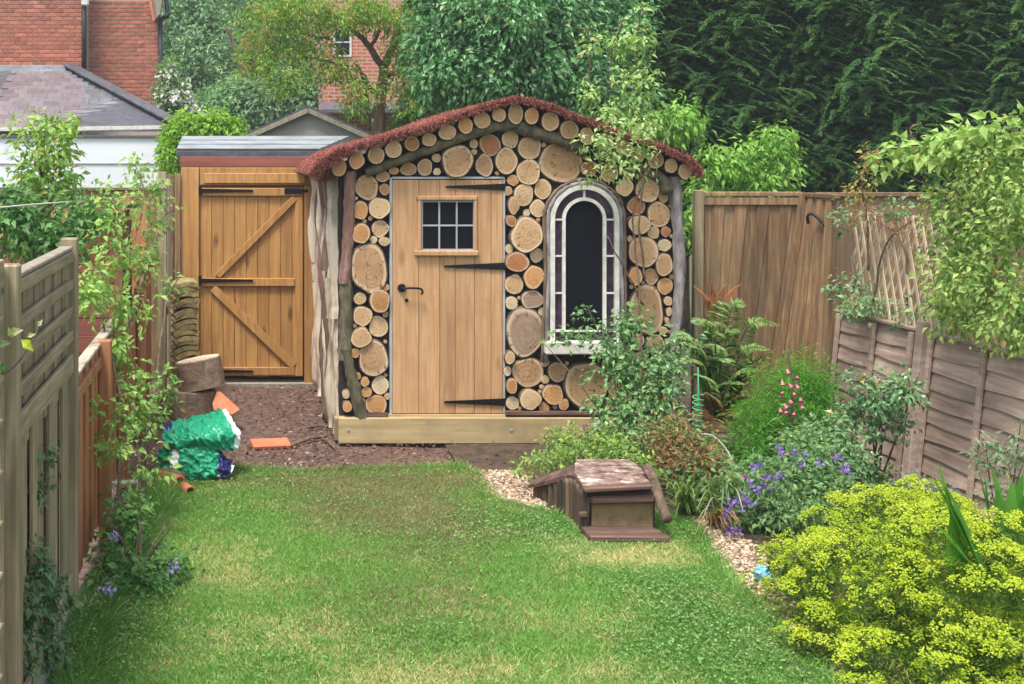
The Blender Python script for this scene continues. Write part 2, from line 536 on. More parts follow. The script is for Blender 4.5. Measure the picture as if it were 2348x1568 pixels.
class LB:
    """collects leaves"""
    def __init__(s): s.V, s.T, s.C, s.n = [], [], [], 0
    def add(s, pos, d, n, L, Wd, col, full=True, fold=0.25, curl=0.15, wide=0.42):
        m_ = len(pos)
        if m_ == 0: return
        L = np.broadcast_to(np.asarray(L, float), (m_,))[:, None]
        Wd = np.broadcast_to(np.asarray(Wd, float), (m_,))[:, None]
        d = nrm(d)
        side = nrm(np.cross(d, n)); n = np.cross(side, d)
        le = pos + d * L * wide + side * Wd * .5 + n * Wd * fold
        ri = pos + d * L * wide - side * Wd * .5 + n * Wd * fold
        tip = pos + d * L - n * L * curl
        if full:
            mid = pos + d * L * .5 + n * L * .03
            V = np.stack([pos, le, tip, ri, mid], 1).reshape(-1, 3)
            b_ = np.arange(m_)[:, None] * 5
            T = np.concatenate([b_ + [0, 4, 1], b_ + [0, 3, 4], b_ + [1, 4, 2], b_ + [4, 3, 2]], 0)
            k = 5
        else:
            V = np.stack([pos, le, tip, ri], 1).reshape(-1, 3)
            b_ = np.arange(m_)[:, None] * 4
            T = np.concatenate([b_ + [0, 2, 1], b_ + [0, 3, 2]], 0)
            k = 4
        s.V.append(V); s.T.append(T + s.n); s.C.append(np.repeat(np.clip(col, 0, 1), k, 0)); s.n += len(V)
    def tri(s, A, B, C_, col):
        m_ = len(A)
        V = np.stack([A, B, C_], 1).reshape(-1, 3)
        T = np.arange(m_ * 3).reshape(-1, 3)
        s.V.append(V); s.T.append(T + s.n); s.C.append(np.repeat(np.clip(col, 0, 1), 3, 0)); s.n += len(V)
    def build(s, name, mat, parent=None, kind='stuff'):
        return raw_mesh(name, np.concatenate(s.V), np.concatenate(s.T), np.concatenate(s.C), mat, parent, kind)
def pal(c0, c1, t, jit=0.12):
    t = np.clip(t, 0, 1)[:, None]
    c = np.array(c0) * (1 - t) + np.array(c1) * t
    g_ = c.mean(1, keepdims=True); c = np.maximum(g_ + (c - g_) * 1.22, .004)
    return c * (1 + rng.uniform(-jit, jit, (len(t), 1)))
def ell_points(ells, n, shell=0.33, front=0.0):
    """points spread through ellipsoids (px, py, d, rx_px, ry_px, rd)"""
    E = []
    for px, py, d, rx, ry, rd in ells:
        c = P(px, py, d)
        E.append((c.x, c.y, c.z, rx * d / F, rd, ry * d / F))
    E = np.array(E)
    w = (E[:, 3] * E[:, 4] * E[:, 5]) ** (2 / 3); w /= w.sum()
    i = rng.choice(len(E), n, p=w)
    u = rvec(n)
    if front:                       # the side that faces the garden is denser
        u[:, 1] = np.where(rng.random(n) < front, -np.abs(u[:, 1]), u[:, 1])
    t = rng.random(n) ** shell
    return E[i, :3] + u * t[:, None] * E[i, 3:6], u
def clumps(lb, ells, ncl, per, L, Wr, c0, c1, r=0.15, shell=0.3, droop=0.2, full=True, up=0.6, front=0.3, fold=.25, curl=.15, wide=.42, jit=.15, zmin=None, flat=1.0):
    L = L * .74; per = int(round(per * 1.55)); r = r * 1.12
    c0 = [min(v * 1.35, .9) for v in c0]; c1 = [min(v * 1.3, .9) for v in c1]
    C, u = ell_points(ells, ncl, shell, front)
    if zmin is not None: C[:, 2] = np.maximum(C[:, 2], zmin)
    n = ncl * per
    ci = np.repeat(np.arange(ncl), per)
    cv = np.repeat(rng.random(ncl), per)
    s = rvec(n)
    rr = r * rng.uniform(.6, 1.3, ncl)
    off = s * (rng.random(n) ** .5)[:, None] * rr[ci][:, None]
    off[:, 2] *= flat
    pos = C[ci] + off
    if zmin is not None: pos[:, 2] = np.maximum(pos[:, 2], zmin)
    nn = nrm(s * .5 + u[ci] * .3 + np.array([0, -0.15, up]) + rvec(n) * .75)
    dd = nrm(s * .8 + u[ci] * .4 + rvec(n) * .5 + np.array([0, 0, -droop]))
    dd = nrm(dd - nn * np.sum(dd * nn, 1, keepdims=True) * .8)
    Ls = L * rng.uniform(.45, 1.4, n)
    t = cv * .45 + rng.random(n) * .55
    cc = pal(c0, c1, t, jit)
    old = rng.random(n) < .018
    cc[old] = cc[old] * .3 + np.array([.50, .36, .10]) * rng.uniform(.35, .9, (old.sum(), 1))
    lb.add(pos, dd, nn, Ls, Ls * Wr * rng.uniform(.85, 1.15, n), cc, full, fold, curl, wide)
    return C
def limb(name, pts, r0, r1, mat, parent, n=7, wob=0.0, seg=5):
    q = spline(pts, seg, wob)
    k = len(q)
    rad = [r0 + (r1 - r0) * (i / (k - 1)) for i in range(k)]
    return mk(name, tube(q, rad, n, 0.08), mat, parent, True)
def twigs(name, root, targets, r, mat, parent, mid=0.5, n=4):
    """thin stems from a root to points in the foliage, one mesh"""
    out = []
    for t in targets:
        a, b_ = Vector(root), Vector(t)
        c = a.lerp(b_, mid) + Vector((rnd.uniform(-.12, .12), rnd.uniform(-.12, .12), rnd.uniform(0, .15))) * (b_ - a).length * .5
        q = spline([a, c, b_], 4)
        out.append(tube(q, [r * (1 - .65 * i / (len(q) - 1)) for i in range(len(q))], n))
    return mk(name, join(*out), mat, parent, True)

#@@STRUCTURE
# ================================================================== the setting
def sheet(name, poly, z, mat, sub=0.0):
    V = [Vector((x, y, z)) for x, y in poly]
    return tag(mk(name, (V, [tuple(range(len(V)))]), mat, origin=(0, 0, z)), kind='structure')
sheet('ground', [(-150, -10), (150, -10), (150, 300), (-150, 300)], -0.03, M['far_ground'])

LAWN = [(120, 1640), (155, 1480), (205, 1385), (300, 1220), (372, 1100), (430, 1088), (560, 1082), (700, 1088), (900, 1082), (1060, 1076), (1100, 1092),
        (1130, 1150), (1200, 1172), (1290, 1190), (1345, 1200), (1530, 1190), (1585, 1210), (1640, 1285), (1700, 1360), (1770, 1430), (1850, 1510), (1920, 1580), (1960, 1640)]
LAWNP = [(G(x, y).x, G(x, y).y) for x, y in LAWN]
soil_poly = [(-0.74, 7.5), (1.2, 8.0), (2.3, 8.0), (2.6, 7.2), (4.28, 7.2), (4.3, 10.0), (3.4, 10.0), (3.4, 12.35), (-0.72, 12.35)]
def grid_sheet(name, x0, x1, y0, y1, step, zf, mat, inside=None, label=None):
    xs = np.arange(x0, x1 + 1e-6, step); ys = np.arange(y0, y1 + 1e-6, step)
    X, Y = np.meshgrid(xs, ys)
    Z = zf(X, Y)
    V = np.stack([X, Y, Z], -1).reshape(-1, 3)
    nx = len(xs)
    T = []
    for j in range(len(ys) - 1):
        for i in range(nx - 1):
            if inside is None or inside((xs[i] + step / 2), (ys[j] + step / 2)):
                a = j * nx + i
                T.append((a, a + 1, a + nx + 1, a + nx))
    o = raw_mesh(name, V, T, None, mat, None, 'structure', (0, 0, 0), True)
    return o
def fbm(X, Y, s, seed=0):
    out = np.zeros(np.shape(X))
    for k, (fx, fy, ph, am) in enumerate([(1, .6, .3, 1), (-.7, 1.3, 1.7, .8), (2.1, -1.1, 4.1, .5), (1.7, 2.9, 2.2, .4), (-4.3, 2.2, .9, .25), (3.9, 5.1, 5.2, .2), (-7.1, 6.3, 3.3, .14)]):
        out = out + am * np.sin((X * fx + Y * fy) * s + ph + seed * 1.7 + 1.3 * np.sin((X * fy - Y * fx) * s * .7 + seed))
    return out / 2.2
grid_sheet('soil', -0.80, 4.5, 4.0, 12.6, 0.1, lambda X, Y: -0.012 + 0.012 * fbm(X, Y, 3.0), M['soil'])
grid_sheet('border_soil', 1.3, 4.5, 4.0, 10.2, 0.1, lambda X, Y: 0.022 + 0.010 * fbm(X, Y, 3.0, 2), M['border_soil'],
           inside=lambda x, y: x > 1.55 + max(0, (7.6 - y)) * 0.2 and y < 9.5 and x > (2.25 if y < 8.0 else 1.55))
def in_poly(px, py, poly):
    px = np.asarray(px); py = np.asarray(py)
    c = np.zeros(px.shape, bool)
    n = len(poly)
    for i in range(n):
        x1, y1 = poly[i]; x2, y2 = poly[(i + 1) % n]
        cond = ((y1 > py) != (y2 > py)) & (px < (x2 - x1) * (py - y1) / (y2 - y1 + 1e-12) + x1)
        c ^= cond
    return c
# lawn: turf sheet and blades
tag(mk('lawn', ([Vector((x, y, 0.022)) for x, y in LAWNP], [tuple(range(len(LAWNP)))]), M['turf'], origin=(0, 0, 0.022)), kind='structure')
def grass():
    n = 620000
    x0, x1 = min(p[0] for p in LAWNP) - .05, max(p[0] for p in LAWNP) + .05
    y0, y1 = min(p[1] for p in LAWNP) - .03, max(p[1] for p in LAWNP) + .03
    X = rng.uniform(x0, x1, n); Y = rng.uniform(y0, y1, n)
    Xw = X + rng.normal(0, .025, n); Yw = Y + rng.normal(0, .025, n)
    k = in_poly(Xw, Yw, LAWNP); X, Y = X[k], Y[k]
    n = len(X)
    f1 = fbm(X, Y, 2.2, 1); f2 = fbm(X, Y, 7.0, 3); f3 = fbm(X, Y, 19., 5)
    def blob(px, py, rx, ry):
        g = G(px, py); kx = rx * g.y / F; ky = ry * g.y * g.y / (F * EYE)
        return np.exp(-(((X - g.x) / kx) ** 2 + ((Y - g.y) / ky) ** 2))
    dry = 1.2 * blob(1490, 1285, 85, 26) + 1.0 * blob(1400, 1288, 80, 22) + .45 * blob(1290, 1262, 60, 16) + .8 * blob(900, 1575, 150, 36) + .5 * blob(1250, 1550, 280, 35) + .55 * blob(640, 1480, 200, 60) + .55 * blob(540, 1310, 110, 70) + .3 * blob(1300, 1420, 250, 40)
    brown = .95 * blob(850, 1110, 420, 28) + .95 * blob(980, 1200, 170, 80) + .7 * blob(800, 1170, 170, 50) + .5 * blob(950, 1400, 220, 90)
    lush = .9 * blob(200, 1480, 90, 110) + .8 * blob(1560, 1400, 160, 80) + .7 * blob(1620, 1500, 180, 60) + .7 * blob(1200, 1200, 130, 40) + .6 * blob(330, 1300, 60, 130) + .7 * blob(1600, 1230, 50, 40) + .4 * blob(1050, 1480, 200, 50)
    dry = np.clip(dry + .16 * f2 + .14 * f3 - .02, 0, 1); brown = np.clip(brown + .18 * f2 - .02, 0, .9); lush = np.clip(lush * 1.15 + .3 * f1, 0, 1)
    t = rng.random(n)
    cg = np.array([.095, .26, .034]) * (1 - t[:, None]) + np.array([.285, .52, .11]) * t[:, None]
    cl = np.array([.05, .18, .022]) * (1 - t[:, None]) + np.array([.17, .38, .07]) * t[:, None]
    cd = np.array([.52, .46, .19]) * (1 - t[:, None]) + np.array([.80, .72, .38]) * t[:, None]
    cb = np.array([.15, .12, .055]) * (1 - t[:, None]) + np.array([.32, .27, .13]) * t[:, None]
    c = cg * (1 - lush[:, None]) + cl * lush[:, None]
    pick = rng.random(n) < brown * .85; c[pick] = cb[pick]
    pick = rng.random(n) < dry * .9; c[pick] = cd[pick]
    h = rng.uniform(.012, .030, n) * (1 + .5 * lush - .3 * brown - .25 * dry)
    eL = ~in_poly(X - .14, Y, LAWNP); eR = ~in_poly(X + .06, Y, LAWNP) | ~in_poly(X, Y + .03, LAWNP)
    h = np.where(eL, h * rng.uniform(1.2, 3.0, n), np.where(eR, h * rng.uniform(1.0, 1.9, n), h))
    k = ~((X > 1.88) & (X < 2.33) & (Y > 7.05) & (Y < 7.9))
    X, Y, h, c, lush, w0 = X[k], Y[k], h[k], c[k], lush[k], 0
    n = len(X)
    fl = rng.random(n) < .05; c[fl] = c[fl] * .35 + np.array([.5, .45, .3]) * .65
    a = rng.uniform(0, 2 * np.pi, n); w = rng.uniform(.0022, .0042, n)
    lean = rng.uniform(.3, 1.9, n) * h; la = rng.uniform(0, 2 * np.pi, n)
    dx, dy = np.cos(a) * w, np.sin(a) * w
    z = np.full(n, .015)
    A = np.stack([X - dx, Y - dy, z], 1); B = np.stack([X + dx, Y + dy, z], 1)
    T = np.stack([X + np.cos(la) * lean, Y + np.sin(la) * lean, z + h], 1)
    lb = LB(); lb.tri(A, B, T, c)
    # clover and daisy-like low leaves in the greener patches
    m_ = 11000
    q = rng.choice(n, m_, p=(lush + .02) / (lush + .02).sum())
    pos = np.stack([X[q], Y[q], .02 + h[q] * rng.uniform(.4, 1, m_)], 1)
    nn = nrm(np.array([0, -.2, 1]) + rvec(m_) * .4)
    lb.add(pos, nrm(rvec(m_) * [1, 1, .2]), nn, .016, .014, pal((.10, .22, .05), (.33, .47, .20), rng.random(m_)), False)
    o = lb.build('grass', M['leaf'], None, 'stuff')
    tag(o, 'short mown lawn grass with dry yellow and darker patches', 'grass')
grass()

def pebbles():
    polys = [[G(x, y) for x, y in q] for q in (
        [(1085, 1085), (1180, 1085), (1240, 1120), (1250, 1180), (1160, 1172), (1110, 1140)],
        [(1575, 1195), (1640, 1190), (1720, 1260), (1790, 1330), (1830, 1420), (1900, 1500), (1960, 1560), (1980, 1600), (1900, 1580), (1800, 1480), (1720, 1400), (1650, 1310)])]
    base = [(0, 0, 1), (0, 0, -.6), (1, 0, 0), (-1, 0, 0), (0, 1, 0), (0, -1, 0)]
    tri = np.array([(0, 2, 4), (0, 4, 3), (0, 3, 5), (0, 5, 2), (1, 4, 2), (1, 3, 4), (1, 5, 3), (1, 2, 5)])
    base = np.array(base, float)
    for q, num in zip(polys, (2600, 5200)):
        pl = [(p.x, p.y) for p in q]
        X = rng.uniform(min(p[0] for p in pl), max(p[0] for p in pl), num * 3); Y = rng.uniform(min(p[1] for p in pl), max(p[1] for p in pl), num * 3)
        k = in_poly(X + rng.normal(0, .03, len(X)), Y + rng.normal(0, .03, len(X)), pl); X, Y = X[k][:num], Y[k][:num]
        n = len(X)
        s = rng.uniform(.006, .014, (n, 1, 1)) * rng.uniform(.7, 1.3, (n, 1, 3)) * np.array([1.1, 1.1, .7])
        a = rng.uniform(0, 6.28, n); ca, sa = np.cos(a), np.sin(a)
        v = base[None] * s * rng.uniform(.75, 1.2, (n, 6, 1))
        v = np.stack([v[..., 0] * ca[:, None] - v[..., 1] * sa[:, None], v[..., 0] * sa[:, None] + v[..., 1] * ca[:, None], v[..., 2]], -1)
        v = v + np.stack([X, Y, .012 + rng.uniform(0, .016, n)], 1)[:, None]
        T = (tri[None] + (np.arange(n) * 6)[:, None, None]).reshape(-1, 3)
        t = rng.random(n)
        c = pal((.26, .17, .11), (.66, .55, .44), t, .2)
        dk = rng.random(n) < .18; c[dk] *= .45
        o = raw_mesh('gravel', v.reshape(-1, 3), T, np.repeat(c, 6, 0), M['fibre'], None, 'stuff')
        tag(o, 'pale pinkish gravel ' + ('beside the low log shelter' if num == 2600 else 'strip between lawn and flower border'), 'gravel')
pebbles()
def chips():
    """bark chips and crumbs on the bare earth by the shed"""
    n = 9000
    X = rng.uniform(-.68, 3.0, n); Y = rng.uniform(8.1, 12.1, n)
    k = (Y < 9.6) | (X < .72); X, Y = X[k], Y[k]
    near = np.exp(-((X - .62) / .35) ** 2) + np.exp(-((Y - 9.3) / .5) ** 2)
    k = rng.random(len(X)) < .25 + .6 * near; X, Y = X[k], Y[k]
    n = len(X)
    lb = LB()
    pos = np.stack([X, Y, rng.uniform(.0, .022, n)], 1)
    t = rng.random(n)
    c = pal((.05, .028, .020), (.24, .15, .115), t, .2); pl = rng.random(n) < .08; c[pl] = [.42, .33, .26]
    lb.add(pos, nrm(rvec(n) * [1, 1, .25]), nrm(np.array([0, 0, 1]) + rvec(n) * .5), rng.uniform(.015, .06, n), rng.uniform(.008, .022, n), c, True, .2, .1)
    tag(lb.build('bark_chips', M['fibre'], None, 'stuff'), 'dark bark chips scattered on the bare earth by the shed', 'bark chips')
chips()
#@@SHED
# ================================================================== the log shed
DF = 9.68                                        # distance of the shed front
shed = empty('log_shed', GX(1165, DF + 1.2), 'small garden shed faced with round log slices, red fibre roof and arched window', 'shed')
def xz(px, py, d=DF):
    p = P(px, py, d)
    return (p.x, p.z)
# backing wall with the openings it carries, box sides
wall_poly = [xz(778, 957), xz(1556, 957), xz(1556, 378), xz(1500, 352), xz(1440, 332), xz(1320, 287), xz(1260, 264), xz(1185, 245), xz(1105, 264), xz(1020, 294), xz(920, 324), xz(830, 354), xz(778, 374)]
front = mk('front_wall', prism(wall_poly, DF, DF + 0.06), M['dark_board'], shed)
XL, XR = xz(780, 957)[0], xz(1554, 957)[0]
YB = 12.2
ZB, ZE = 0.18, xz(0, 402)[1]
mk('side_wall', cbox((XL + .02, (DF + .062 + YB) / 2, (ZB + ZE) / 2), (.04, YB - DF - .064, ZE - ZB)), M['dark_board'], shed)
mk('side_wall', cbox((XR - .02, (DF + .062 + YB) / 2, (ZB + ZE) / 2), (.04, YB - DF - .064, ZE - ZB)), M['weathered'], shed)
mk('back_wall', cbox(((XL + XR) / 2, YB + .03, (ZB + ZE) / 2), (XR - XL, .04, ZE - ZB)), M['weathered'], shed)
mk('base_beam', join(cbox(((P(776, 0, 9.6).x + XR) / 2, 9.63, (P(0, 957, 9.6).z + .012) / 2), (XR - P(776, 0, 9.6).x, .09, P(0, 957, 9.6).z - .012), .006)), M['base_wood'], shed)
for bx in (798, 1172, 1390):
    q = P(bx, 985, 9.583)
    mk('bolt', tube([q + Vector((0, .004, 0)), q + Vector((0, -.004, 0))], .012, 8), M['grey_metal'], shed)
mk('side_beam', cbox((XL - .005, (9.68 + YB) / 2 + .01, .095), (.07, YB - 9.68 - .02, .17), .006), M['weathered_x'], shed)

# round log slices --------------------------------------------------
def slice_mesh(rx, rz, depth, seed, bumpy=0.05, face_tilt=0.0, n=26, bk='bark_brown'):
    r_ = random.Random(seed)
    ph = [r_.uniform(0, 6.28) for _ in range(5)]
    am = [r_.uniform(.3, 1) * bumpy * k for k in (.8, .6, .45, .3, .2)]
    def rr(a):
        return 1 + sum(am[k] * math.cos((k + 2) * a + ph[k]) for k in range(5))
    V, Fc, ruv = [], [], []
    def ring(s, y):
        for k in range(n):
            a = 2 * math.pi * k / n
            q = rr(a) * s
            V.append((math.cos(a) * rx * q, y + math.sin(a) * face_tilt * rz, math.sin(a) * rz * q))
            ruv.append((math.cos(a) * s, 0, math.sin(a) * s))
    ring(1.0, depth); ring(1.0, .008); ring(.965, 0.003); ring(.925, 0.0)
    ox, oz = r_.uniform(-.28, .28), r_.uniform(-.28, .28)
    V.append((ox * rx, -0.002, oz * rz)); ruv.append((0, 0, 0))
    # a mid ring keeps the rings and cracks even
    m0 = len(V)
    ring(.5, -.001)
    for i in range(m0, len(V)):
        V[i] = (V[i][0] + ox * rx * .5, V[i][1], V[i][2] + oz * rz * .5)
    for i in range(3):
        for k in range(n):
            k2 = (k + 1) % n
            Fc.append((i * n + k, i * n + k2, (i + 1) * n + k2, (i + 1) * n + k))
    nb = len(Fc)
    for k in range(n):
        k2 = (k + 1) % n
        Fc.append((3 * n + k, 3 * n + k2, m0 + k2, m0 + k))
        Fc.append((m0 + k, m0 + k2, 4 * n))
    me = bpy.data.meshes.new('log_slice')
    me.from_pydata(V, [], Fc)
    me.update()
    me.materials.append(M[bk]); me.materials.append(M['end_grain'])
    me.polygons.foreach_set('material_index', [0] * nb + [1] * (len(Fc) - nb))
    at = me.attributes.new('ruv', 'FLOAT_VECTOR', 'POINT')
    at.data.foreach_set('vector', [c for q in ruv for c in q])
    return me
TONES = {'t': (.58, .375, .20), 'b': (.47, .295, .16), 'o': (.58, .31, .13), 'r': (.46, .205, .09), 'w': (.72, .58, .38), 'g': (.34, .24, .17), 'p': (.63, .44, .25)}
CR = {'A': (1200, 640, .38256), 'B': (1200, 1200, .38256), 'C': (1500, 380, .29813), 'D': (2100, 380, .29813), 'E': (1980, 680, .31888),
      'F': (1980, 1160, .33156), 'G': (2380, 640, .31891), 'H': (2380, 1060, .31891), 'Z': (1200, 350, .6814)}
S4 = 1.7452
def cr(c, x, y):
    ox, oy, s = CR[c]
    return (ox + x * s) / S4, (oy + y * s) / S4, s / S4
LOGS = """A 700 288 112 132 t|A 866 172 70 54 b|A 885 307 52 60 o|A 632 525 76 95 o|A 832 503 106 110 p|A 640 770 88 103 o|A 838 718 86 86 p|A 770 832 38 35 w|A 882 852 54 45 p|A 725 1135 182 248 b|A 900 1330 33 33 o|A 628 1448 62 62 p|A 835 1475 106 113 o|
B 655 168 94 100 t|B 820 278 96 108 p|B 640 395 98 104 t|B 577 555 46 49 o|B 768 612 146 184 b|B 680 857 42 48 o|B 697 963 51 55 o|B 840 890 90 90 w|B 797 1097 105 105 o|B 482 985 40 45 w|B 495 1117 45 55 o|
C 255 1018 62 48 o|C 450 995 104 85 b|C 670 970 98 108 b|C 825 845 57 58 p|C 832 1028 48 48 w|C 1110 888 208 196 b|C 1325 655 54 58 p|C 1545 670 138 138 r|C 1470 945 116 138 b|C 1815 590 112 115 p|C 1765 885 148 164 t|C 2075 710 153 148 t|C 2060 1035 158 163 t|C 1852 1145 69 74 o|
D 480 905 280 262 b|D 865 985 108 98 r|D 1135 1040 112 124 b|
E 600 240 104 120 p|E 360 312 123 130 p|E 238 445 62 112 b|E 535 482 97 104 p|E 398 538 42 50 w|E 205 640 60 70 r|E 400 815 196 205 t|E 178 990 48 55 w|E 283 1155 136 124 r|E 522 1070 80 90 w|E 490 1345 123 134 o|E 240 1437 107 124 t|
F 450 115 127 109 g|F 200 155 72 78 w|F 565 258 42 48 w|F 360 505 220 282 g|F 183 820 60 72 p|F 605 873 50 50 w|F 400 995 186 166 b|F 603 1080 48 50 p|F 150 978 48 55 w|F 762 990 114 120 b|F 205 1160 64 88 o|F 210 1365 75 78 w|F 428 1322 121 122 p|F 700 1262 118 120 o|F 590 1415 62 58 o|F 832 1385 58 64 o|F 1105 1155 250 272 b|F 1450 1180 84 108 b|
G 375 345 104 104 p|G 660 375 146 149 t|G 860 455 62 75 p|G 520 575 109 115 r|G 800 685 144 148 t|G 560 815 129 119 p|G 735 912 72 75 p|G 888 900 55 65 r|G 870 1070 84 75 w|G 610 1150 178 188 t|G 870 1315 103 134 b|G 510 1460 84 104 o|G 705 1460 84 104 b|G 440 990 35 40 p|
H 880 265 91 104 o|H 645 560 212 296 b|H 918 452 54 55 p|H 930 585 37 54 p|H 905 695 28 35 p|H 855 820 50 50 p|H 520 960 94 100 b|H 765 1000 114 110 b|H 570 1290 118 168 b|H 800 1210 90 95 t|H 830 1420 100 100 t|H 690 1480 60 70 p"""
placed = []
sid = 0
for rec in LOGS.replace('\n', '').split('|'):
    c, x, y, rx, ry, tn = rec.split()
    px, py, s = cr(c, float(x), float(y))
    dfc = DF - rnd.uniform(.03, .085)
    k = dfc / F
    p = P(px, py, dfc)
    big = float(rx) * s > 40
    me = slice_mesh(float(rx) * s * k * 1.10, float(ry) * s * k * 1.10, DF + .003 - dfc, 100 + sid, .075 if not big else .06)
    t0 = TONES[tn]
    q = 1 + rnd.uniform(-.1, .08)
    link('log_slice', me, p, (rnd.uniform(-.02, .02), 0, rnd.uniform(-.02, .02)), front, [v * q for v in t0])
    placed.append((p.x, p.z, max(float(rx), float(ry)) * s * k))
    sid += 1
# a few more slices low down at the right, mostly behind the rose
for _ in range(400):
    px, py = rnd.uniform(1430, 1540), rnd.uniform(800, 940)
    p = P(px, py, DF - .05)
    free = min(math.hypot(p.x - a, p.z - b_) - r0 for a, b_, r0 in placed)
    if free > .035:
        r0 = min(free * .93, .14)
        link('log_slice', slice_mesh(r0, r0, .053, 300 + sid), p, None, front, TONES[rnd.choice('tpob')])
        placed.append((p.x, p.z, r0)); sid += 1

# little off-cuts pressed into the gaps
fill = 0
for _ in range(9000):
    px, py = rnd.uniform(812, 1540), rnd.uniform(300, 938)
    if 888 < px < 1163 and py > 398: continue
    if 1238 < px < 1442 and 400 < py < 830: continue
    yr = 300 + (abs(px - 1185) / 385) * 118
    if py < yr + 12: continue
    p = P(px, py, DF - .04)
    free = min(math.hypot(p.x - a, p.z - b_) - r0 * 1.05 for a, b_, r0 in placed)
    if free > .014:
        r0 = min(free * .95, .05)
        link('log_slice', slice_mesh(r0, r0, rnd.uniform(.042, .06), 700 + fill, .08, 0, 14), p, None, front, TONES[rnd.choice('tpobw')])
        placed.append((p.x, p.z, r0)); fill += 1
        if fill >= 70: break

# roof ----------------------------------------------------------------
prof = [(728, 408), (742, 388), (777, 362), (823, 344), (862, 332), (902, 319), (944, 308), (984, 299), (1026, 282), (1067, 266), (1105, 254), (1144, 244), (1182, 235), (1219, 242), (1260, 253), (1303, 272), (1343, 285), (1387, 302), (1440, 322), (1500, 341), (1536, 358), (1566, 370), (1584, 386), (1590, 404)]
PR = [xz(x, y, 9.55) for x, y in prof]
def thick(pr, t):
    out = []
    for i, (x, z) in enumerate(pr):
        a = pr[max(i - 1, 0)]; b_ = pr[min(i + 1, len(pr) - 1)]
        tx, tz = b_[0] - a[0], b_[1] - a[1]
        l = math.hypot(tx, tz)
        out.append((x - tz / l * t, z + tx / l * t))
    return out
YF, YR = 9.50, 12.32
low = PR
deck = prism(list(reversed(low)) + thick(low, .018), YF, YR)
roof = mk('roof', deck, M['rotten'], shed)
# red fibre covering: a lumpy blanket plus loose fibres
def covering():
    pr = []
    for i in range(len(PR) - 1):
        for k in range(8):
            t = k / 8
            pr.append((PR[i][0] * (1 - t) + PR[i + 1][0] * t, PR[i][1] * (1 - t) + PR[i + 1][1] * t))
    pr.append(PR[-1])
    a = np.array(pr)
    ys = np.concatenate([[YF - .012], np.linspace(YF - .02, YR, 46)])
    nrmv = np.array(thick(pr, 1.0)) - a
    V = []
    lefty = np.clip((1.15 - a[:, 0]) / .5, 0, 1)
    th = .030 + .022 * lefty
    for j, y in enumerate(ys):
        wob = .013 * fbm(a[:, 0] * 6, y * 6, 3.0) + .006 * rng.normal(size=len(a))
        tt = (th + wob) if j > 0 else np.full(len(a), .016)
        q = a + nrmv * tt[:, None]
        yy = np.full(len(a), y) + (.007 * rng.normal(size=len(a)) if j < 3 else 0)
        V.append(np.stack([q[:, 0], yy, q[:, 1]], 1))
    V = np.concatenate(V)
    n = len(a)
    T = [(j * n + i, j * n + i + 1, (j + 1) * n + i + 1, (j + 1) * n + i) for j in range(len(ys) - 1) for i in range(n - 1)]
    V2 = V - np.array(WL[roof.name])
    me = bpy.data.meshes.new('roof_blanket'); me.from_pydata(V2.tolist(), [], T); me.update()
    me.polygons.foreach_set('use_smooth', [True] * len(T)); me.materials.append(M['red_fibre_bed'])
    o = link('roof_blanket', me, WL[roof.name], None, roof)
    lb = LB()
    m_ = 52000
    i = rng.integers(0, n, m_); y = YF - .02 + (YR - YF) * rng.random(m_) ** 1.6
    pos = np.stack([a[i, 0] + rng.normal(0, .008, m_), y, a[i, 1]], 1) + np.stack([nrmv[i, 0], np.zeros(m_), nrmv[i, 1]], 1) * (th[i] + rng.uniform(-.008, .012, m_))[:, None]
    nn = np.stack([nrmv[i, 0], np.zeros(m_), nrmv[i, 1]], 1)
    dd = nrm(rvec(m_) + nn * .15)
    col = pal((.17, .065, .055), (.47, .23, .195), rng.random(m_), .2)
    lb.add(pos, dd, nrm(nn + rvec(m_) * .6), rng.uniform(.010, .030, m_), rng.uniform(.003, .006, m_), col, False, .1, .2)
    # fringe that hangs over the front edge and the left eave
    m2 = 13000
    i = rng.integers(0, n, m2)
    le = rng.random(m2) < .35
    i[le] = rng.integers(0, 20, le.sum())
    pos = np.stack([a[i, 0], YF - rng.uniform(.0, .03, m2), a[i, 1]], 1) + np.stack([nrmv[i, 0], np.zeros(m2), nrmv[i, 1]], 1) * (rng.random(m2) * (th[i] + .01))[:, None]
    dd = nrm(rvec(m2) + np.array([0, -.5, -.35]))
    lb.add(pos, dd, nrm(rvec(m2)), rng.uniform(.012, .04, m2), rng.uniform(.003, .007, m2), pal((.14, .055, .046), (.42, .20, .165), rng.random(m2), .2), False, .1, .2)
    # a thick tuft at the left corner of the eave
    m3 = 9000
    c = P(748, 386, 9.6)
    s = rvec(m3) * (rng.random(m3) ** .5)[:, None] * np.array([.075, .17, .075])
    pos = np.array(c) + s + np.array([0, .12, 0])
    lb.add(pos, nrm(rvec(m3) + np.array([-.2, -.2, -.4])), rvec(m3), rng.uniform(.02, .05, m3), rng.uniform(.003, .007, m3), pal((.14, .055, .046), (.42, .20, .165), rng.random(m3), .2), False, .1, .2)
    lb.build('roof_fibre', M['fibre'], roof, 'stuff')
covering()
VERGE = """Z 230 470 45 55 o|Z 333 430 48 51 o|C 15 808 115 125 b|C 250 730 119 120 t|C 495 650 109 105 r|C 727 600 104 92 t|C 972 500 124 111 t|C 1215 410 104 115 o|C 1440 340 119 115 t|C 1665 265 97 100 t|C 1888 252 104 150 t|C 2105 280 99 120 o|
D 342 355 127 135 t|D 595 465 134 125 b|D 830 550 100 125 t|D 1085 635 114 120 b|D 1310 700 108 112 t|D 1520 785 105 112 b|D 1750 865 116 130 b|D 1960 950 89 105 t|D 2150 1025 99 110 t"""
